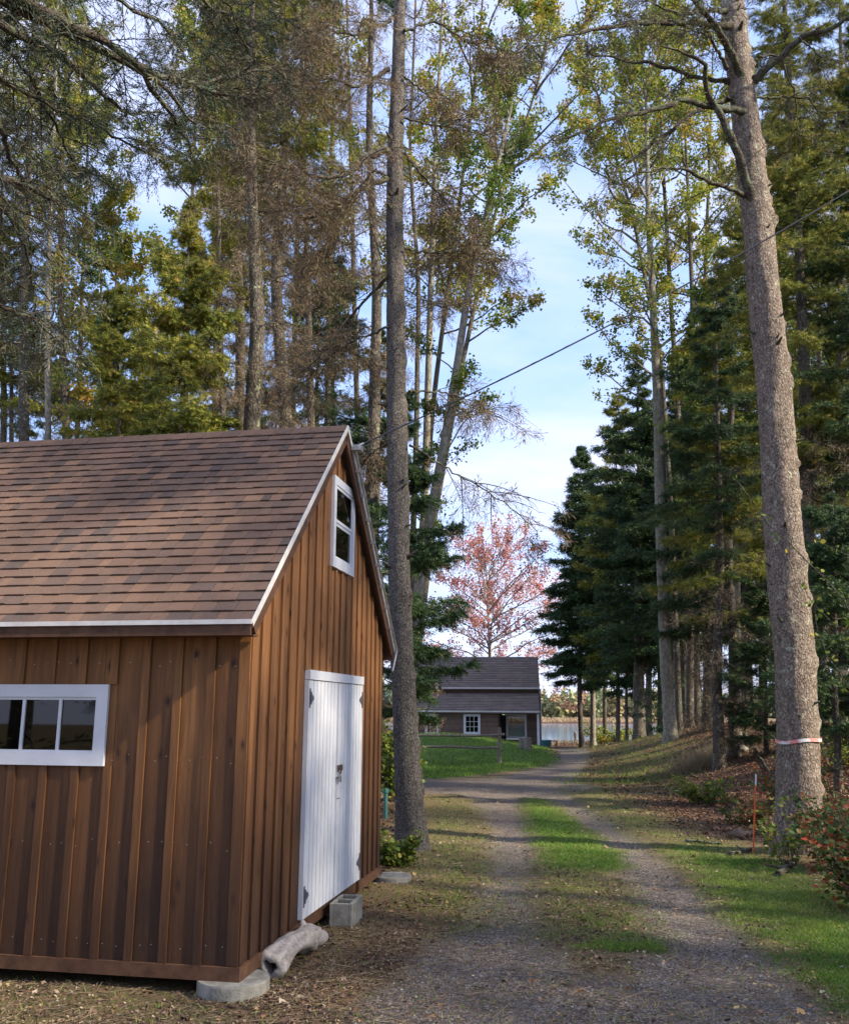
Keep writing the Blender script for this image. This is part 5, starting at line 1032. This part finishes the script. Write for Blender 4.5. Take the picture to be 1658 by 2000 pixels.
mb = MB(); mb.box((X0-.2, HY+LD-.31, ze2-.04), (X1+.11, HY+LD-.282, ze2+.035)); mb.build('eave_trim', M['drip'], cot, base=cb)
mb = MB(); mb.tube([(X1+.12, HY+LD-.2, ze2-.05), (X1+.12, HY+LD-.15, GZ)], .05, 8); mb.build('downspout', M['metal'], cot, True, base=cb)
# fence in front
fb = g(975, 1491); ft = at(975, 1421, fb[1]); root = empty('rail_fence', fb, 0, 'old grey split rail fence with one post on the lawn', 'fence'); mw = plain('weathered_rail', (.20, .17, .14), .9, var=.3, scale=10, bump=.3)
q = MB(); q.tube([fb-[0, 0, .1], (fb+ft)/2+[.01, 0, 0], ft], [.075, .07, .06], 7); q.build('post', mw, root, False, fb)
for pts in ([(985, 1434), (960, 1436), (925, 1437), (770, 1436)], [(975, 1460), (930, 1461), (880, 1458), (770, 1459)]):
    q = MB(); q.tube([at(px, py, fb[1]-.06+.1*i) for i, (px, py) in enumerate(pts)], [.05, .045, .05, .04], 6); q.build('rail', mw, root, False, fb)
f2 = at(770, 1460, fb[1]+.3); q = MB(); q.tube([[f2[0], f2[1], float(hgt(f2[0], f2[1]))-.1], [f2[0], f2[1], ft[2]-.1]], [.07, .06], 7); q.build('post', mw, root, False, fb)
# stump seat, barrel, bench
for i, (px, py, h_, lab) in enumerate(((1020, 1463, .42, 'short upright log at the cottage porch, left of two'), (1031, 1466, .5, 'taller split upright log at the cottage porch, right of two'))):
    b = g(px, py); q = MB(); q.tube([b-[0, 0, .05], b+[.01, 0, h_]], [.15, .13], 10); o = q.build('log_stump', mw, None, False, b); o.location = b; tag(o, lab, 'stump', 'upright logs by the porch')
b = at(1066, 1463, 50.5); b[2] = float(hgt(b[0], b[1])); q = MB(); z = np.array([0, .03, .45, .48, .5])+b[2]; q.tube([(b[0], b[1], k) for k in z], [.24, .25, .30, .31, .29], 18); o = q.build('barrel', plain('teal_plastic', (.02, .11, .12), .45, var=.1), None, False, b); o.location = b; tag(o, 'dark teal tub standing at the cottage corner', 'tub')
b = at(1078, 1462, 52.5); b[2] = float(hgt(b[0], b[1])); q = MB(); q.box((b[0]-.35, b[1]-.15, b[2]+.38), (b[0]+.3, b[1]+.15, b[2]+.43)); 
for dx in (-.28, .24):
    for dy in (-.11, .11): q.box((b[0]+dx-.02, b[1]+dy-.02, b[2]-.05), (b[0]+dx+.02, b[1]+dy+.02, b[2]+.379))
o = q.build('bench', mw, None, False, b); o.location = b; tag(o, 'small plank bench beside the teal tub', 'bench')
# post in the water
b = at(1123, 1437, 120); q = MB(); q.tube([(b[0], b[1], WZ-.3), (b[0], b[1], WZ+.5), (b[0], b[1], WZ+1.1), (b[0], b[1], WZ+1.3)], [.14, .16, .20, .12], 8); o = q.build('mooring_post', M['rust'], None, False, b); o.location = b; tag(o, 'small dark post standing in the calm water', 'post')
# teal thing behind the shed corner
b = g(753, 1598); q = MB(); q.tube([b, b+[0, 0, .42]], .035, 8); q.tube([b+[0, 0, .40], b+[0, 0, .46]], .05, 8); o = q.build('standpipe', plain('teal_enamel', (.05, .17, .14), .5, var=.15), None, False, b); o.location = b; tag(o, 'small green standpipe just past the far shed corner', 'standpipe')
# ------------------------------------------------------------------ far shore
rs = np.random.default_rng(21)
def far_trees(name, n, x0, x1, y0, y1, h0, h1, mat, label, seed, kind='stuff', leafs=240, sz=.55):
    r = np.random.default_rng(seed); x = r.uniform(x0, x1, n); y = r.uniform(y0, y1, n); z = hgt(x, y); H = r.uniform(h0, h1, n); V_ = []; con = r.random(n) < .35
    d = nrm(r.normal(size=(n, leafs, 3))); rad = r.uniform(.55, 1, (n, leafs, 1)); w = H*.32
    P = d*rad*np.stack([w, w, H*.45], -1)[:, None]; P[..., 2] += H[:, None]*.55
    cz = np.clip(P[..., 2]/H[:, None], 0, 1); P[con, :, :2] *= (1.25*(1-cz[con]))[..., None]
    P += np.stack([x, y, z], -1)[:, None]; P = P.reshape(-1, 3); t = np.repeat(np.clip(r.normal(.5, .3, n), 0, 1), leafs)+r.normal(0, .08, n*leafs)
    V, F = inst(LEAF[0], LEAF[1], P, rmat(r, len(P)), sz*r.uniform(.7, 1.4, len(P))); tag(mesh(name, V, [F], mat, np.repeat(np.clip(t, 0, 1), 6)), label, kind=kind)
M['farwood'] = leafmat('hazy_far_woods', [(0, (.09, .14, .11)), (.35, (.15, .20, .12)), (.65, (.32, .33, .15)), (1, (.42, .34, .18))], .2, nscale=.03)  # paled leaf colours carry the distance haze
far_trees('woods', 430, -60, 260, 292, 345, 6.5, 10.5, M['farwood'], 'low mixed woods in green and yellow on the far shore', 5, leafs=170, sz=1.1)
x = rs.uniform(-80, 260, 30000); y = rs.uniform(272, 290, 30000); P = np.stack([x, y, hgt(x, y)], -1); M['marsh'] = leafmat('marsh_grass', [(0, (.30, .20, .10)), (1, (.55, .44, .28))], .2)
blades('marsh_grass', P, .9, .12, M['marsh'], 'tan marsh grass fringing the far shore', lean=.2)
# unseen woods behind the viewer, put in to shade the yard
def shade_woods():
    r = np.random.default_rng(2); spots = [(7.2, 5.4, 19), (8.8, 6.3, 20), (6.8, 1.5, 18), (10.5, 3.8, 21), (8.5, 3.5, 15), (11, 6.5, 17), (13, 1, 17), (9.5, -2.5, 16), (16, 5, 18), (15, -4, 18), (12.5, 11, 18), (19, 0, 19), (17, 10, 18), (21, 7, 19), (6, -8, 17), (0, -10, 17), (-6, -8, 16), (12, -10, 18), (22, 14, 19), (24, -4, 19), (19, 18, 19), (-9, 0, 14), (-3, -14, 17), (-8, -14, 18), (-12, -9, 18), (3, -16, 18), (-14, -4, 17), (-1, -19, 19), (-6, -19, 19), (-17, -12, 19), (8, -17, 18), (-11, -18, 19)]
    A_ = Acc(); B_ = Acc()
    for x, y, H in spots:
        b = np.array([x, y, 0.]); ax = np.stack([b+[0, 0, H*t] for t in np.linspace(0, 1, 12)]); V, F = tubes(ax[None], (.2*np.linspace(1, .1, 12))[None], 7); B_.add(V, F)
        P, L = whorl(ax, None, H*.03, H-.2, .26, lambda u: 2.9*(1-.8*u), r, -.1, .6); V, F = tubes(P, np.clip(L*.012, .006, .04)[:, None]*np.linspace(1, .3, 7)[None], 3); B_.add(V, F)
        Q, l = side_twigs(P, 9, L*.4, r, K=4); A_.add(*sprig_cloud(Q, 3, .3, needles(7, .4, .13, .7, r), r))
    tag(A_.build('woods', M['spruce'], None, (0, 0, 0)), 'unseen spruce woods put in to shade the yard', kind='stuff'); o = B_.build('woods', M['bark_far'], None, (0, 0, 0)); tag(o, 'trunks of the unseen woods put in to shade the yard', kind='stuff')
shade_woods()
# ------------------------------------------------------------------ light, sky, camera
sc = bpy.context.scene
SUN_EL = math.radians(36); SUN_AZ = math.radians(113)   # azimuth clockwise from +Y: light from the right, slightly behind the viewer
wd = bpy.data.worlds.new('World'); sc.world = wd; wd.use_nodes = True; nt = wd.node_tree; nt.nodes.clear(); n = N(nt)
sky = n('TexSky', sky_type='NISHITA', sun_disc=False, sun_elevation=SUN_EL, sun_rotation=SUN_AZ, altitude=10, air_density=1.0, dust_density=.8, ozone_density=1.6)
tc = n('TexCoord').outputs['Generated']; sp = n('SeparateXYZ', {0: tc}); zc = n.math('ADD', n.math('MAXIMUM', sp.outputs[2], 0.), .22)
cv = n('CombineXYZ', {'X': n.math('DIVIDE', sp.outputs[0], zc), 'Y': n.math('DIVIDE', sp.outputs[1], zc), 'Z': 0.}).outputs[0]
cl = n.noise(n('Mapping', {'Vector': cv, 'Scale': (.9, 1.5, 1), 'Rotation': (0, 0, .3), 'Location': (3.3, 1.2, 0)}).outputs[0], 1.1, 7, .55, .6)
cm = n.ramp(cl, [(.38, grey(.05)), (.68, grey(.85))])
hz = n.ramp(sp.outputs[2], [(0., grey(.6)), (.10, grey(.35)), (.25, grey(0.))]); cf = n.math('MAXIMUM', cm, hz)
col = n.mix(cf, n.mix(.8, sky.outputs[0], (.78, 1.22, 2.5)), (2.12, 2.1, 2.55))
bg = n('Background', {'Color': col, 'Strength': .145}); wo = nt.nodes.new('ShaderNodeOutputWorld'); nt.links.new(bg.outputs[0], wo.inputs[0])
ld = bpy.data.lights.new('sun', 'SUN'); ld.energy = 2.3; ld.angle = math.radians(2.); ld.color = (1, .88, .70); lo = bpy.data.objects.new('sun', ld); C.objects.link(lo)
sdv = np.array([math.sin(SUN_AZ)*math.cos(SUN_EL), math.cos(SUN_AZ)*math.cos(SUN_EL), math.sin(SUN_EL)])
from mathutils import Vector
lo.rotation_euler = Vector(sdv).to_track_quat('Z', 'Y').to_euler()
cam = bpy.data.cameras.new('camera'); co = bpy.data.objects.new('camera', cam); C.objects.link(co); sc.camera = co
co.matrix_world = Matrix(((_r[0], _u[0], -_f[0], 0), (_r[1], _u[1], -_f[1], 0), (_r[2], _u[2], -_f[2], EYE), (0, 0, 0, 1)))
cam.sensor_fit = 'VERTICAL'; cam.sensor_height = 36; cam.lens = 36*FPX/2000; cam.clip_end = 5000; cam.clip_start = .05
sc.view_settings.view_transform = 'Standard'; sc.view_settings.look = 'None'; sc.view_settings.exposure = 1.98; sc.view_settings.gamma = 1
sc.render.engine = 'CYCLES'; cy = sc.cycles; cy.max_bounces = 5; cy.diffuse_bounces = 2; cy.glossy_bounces = 2; cy.transmission_bounces = 3; cy.transparent_max_bounces = 6; cy.use_denoising = True; cy.caustics_reflective = False; cy.caustics_refractive = False
try: cy.denoiser = 'OPENIMAGEDENOISE'
except Exception: pass
print('TRIS', sum(len(o.data.polygons) for o in bpy.data.objects if o.type == 'MESH'))
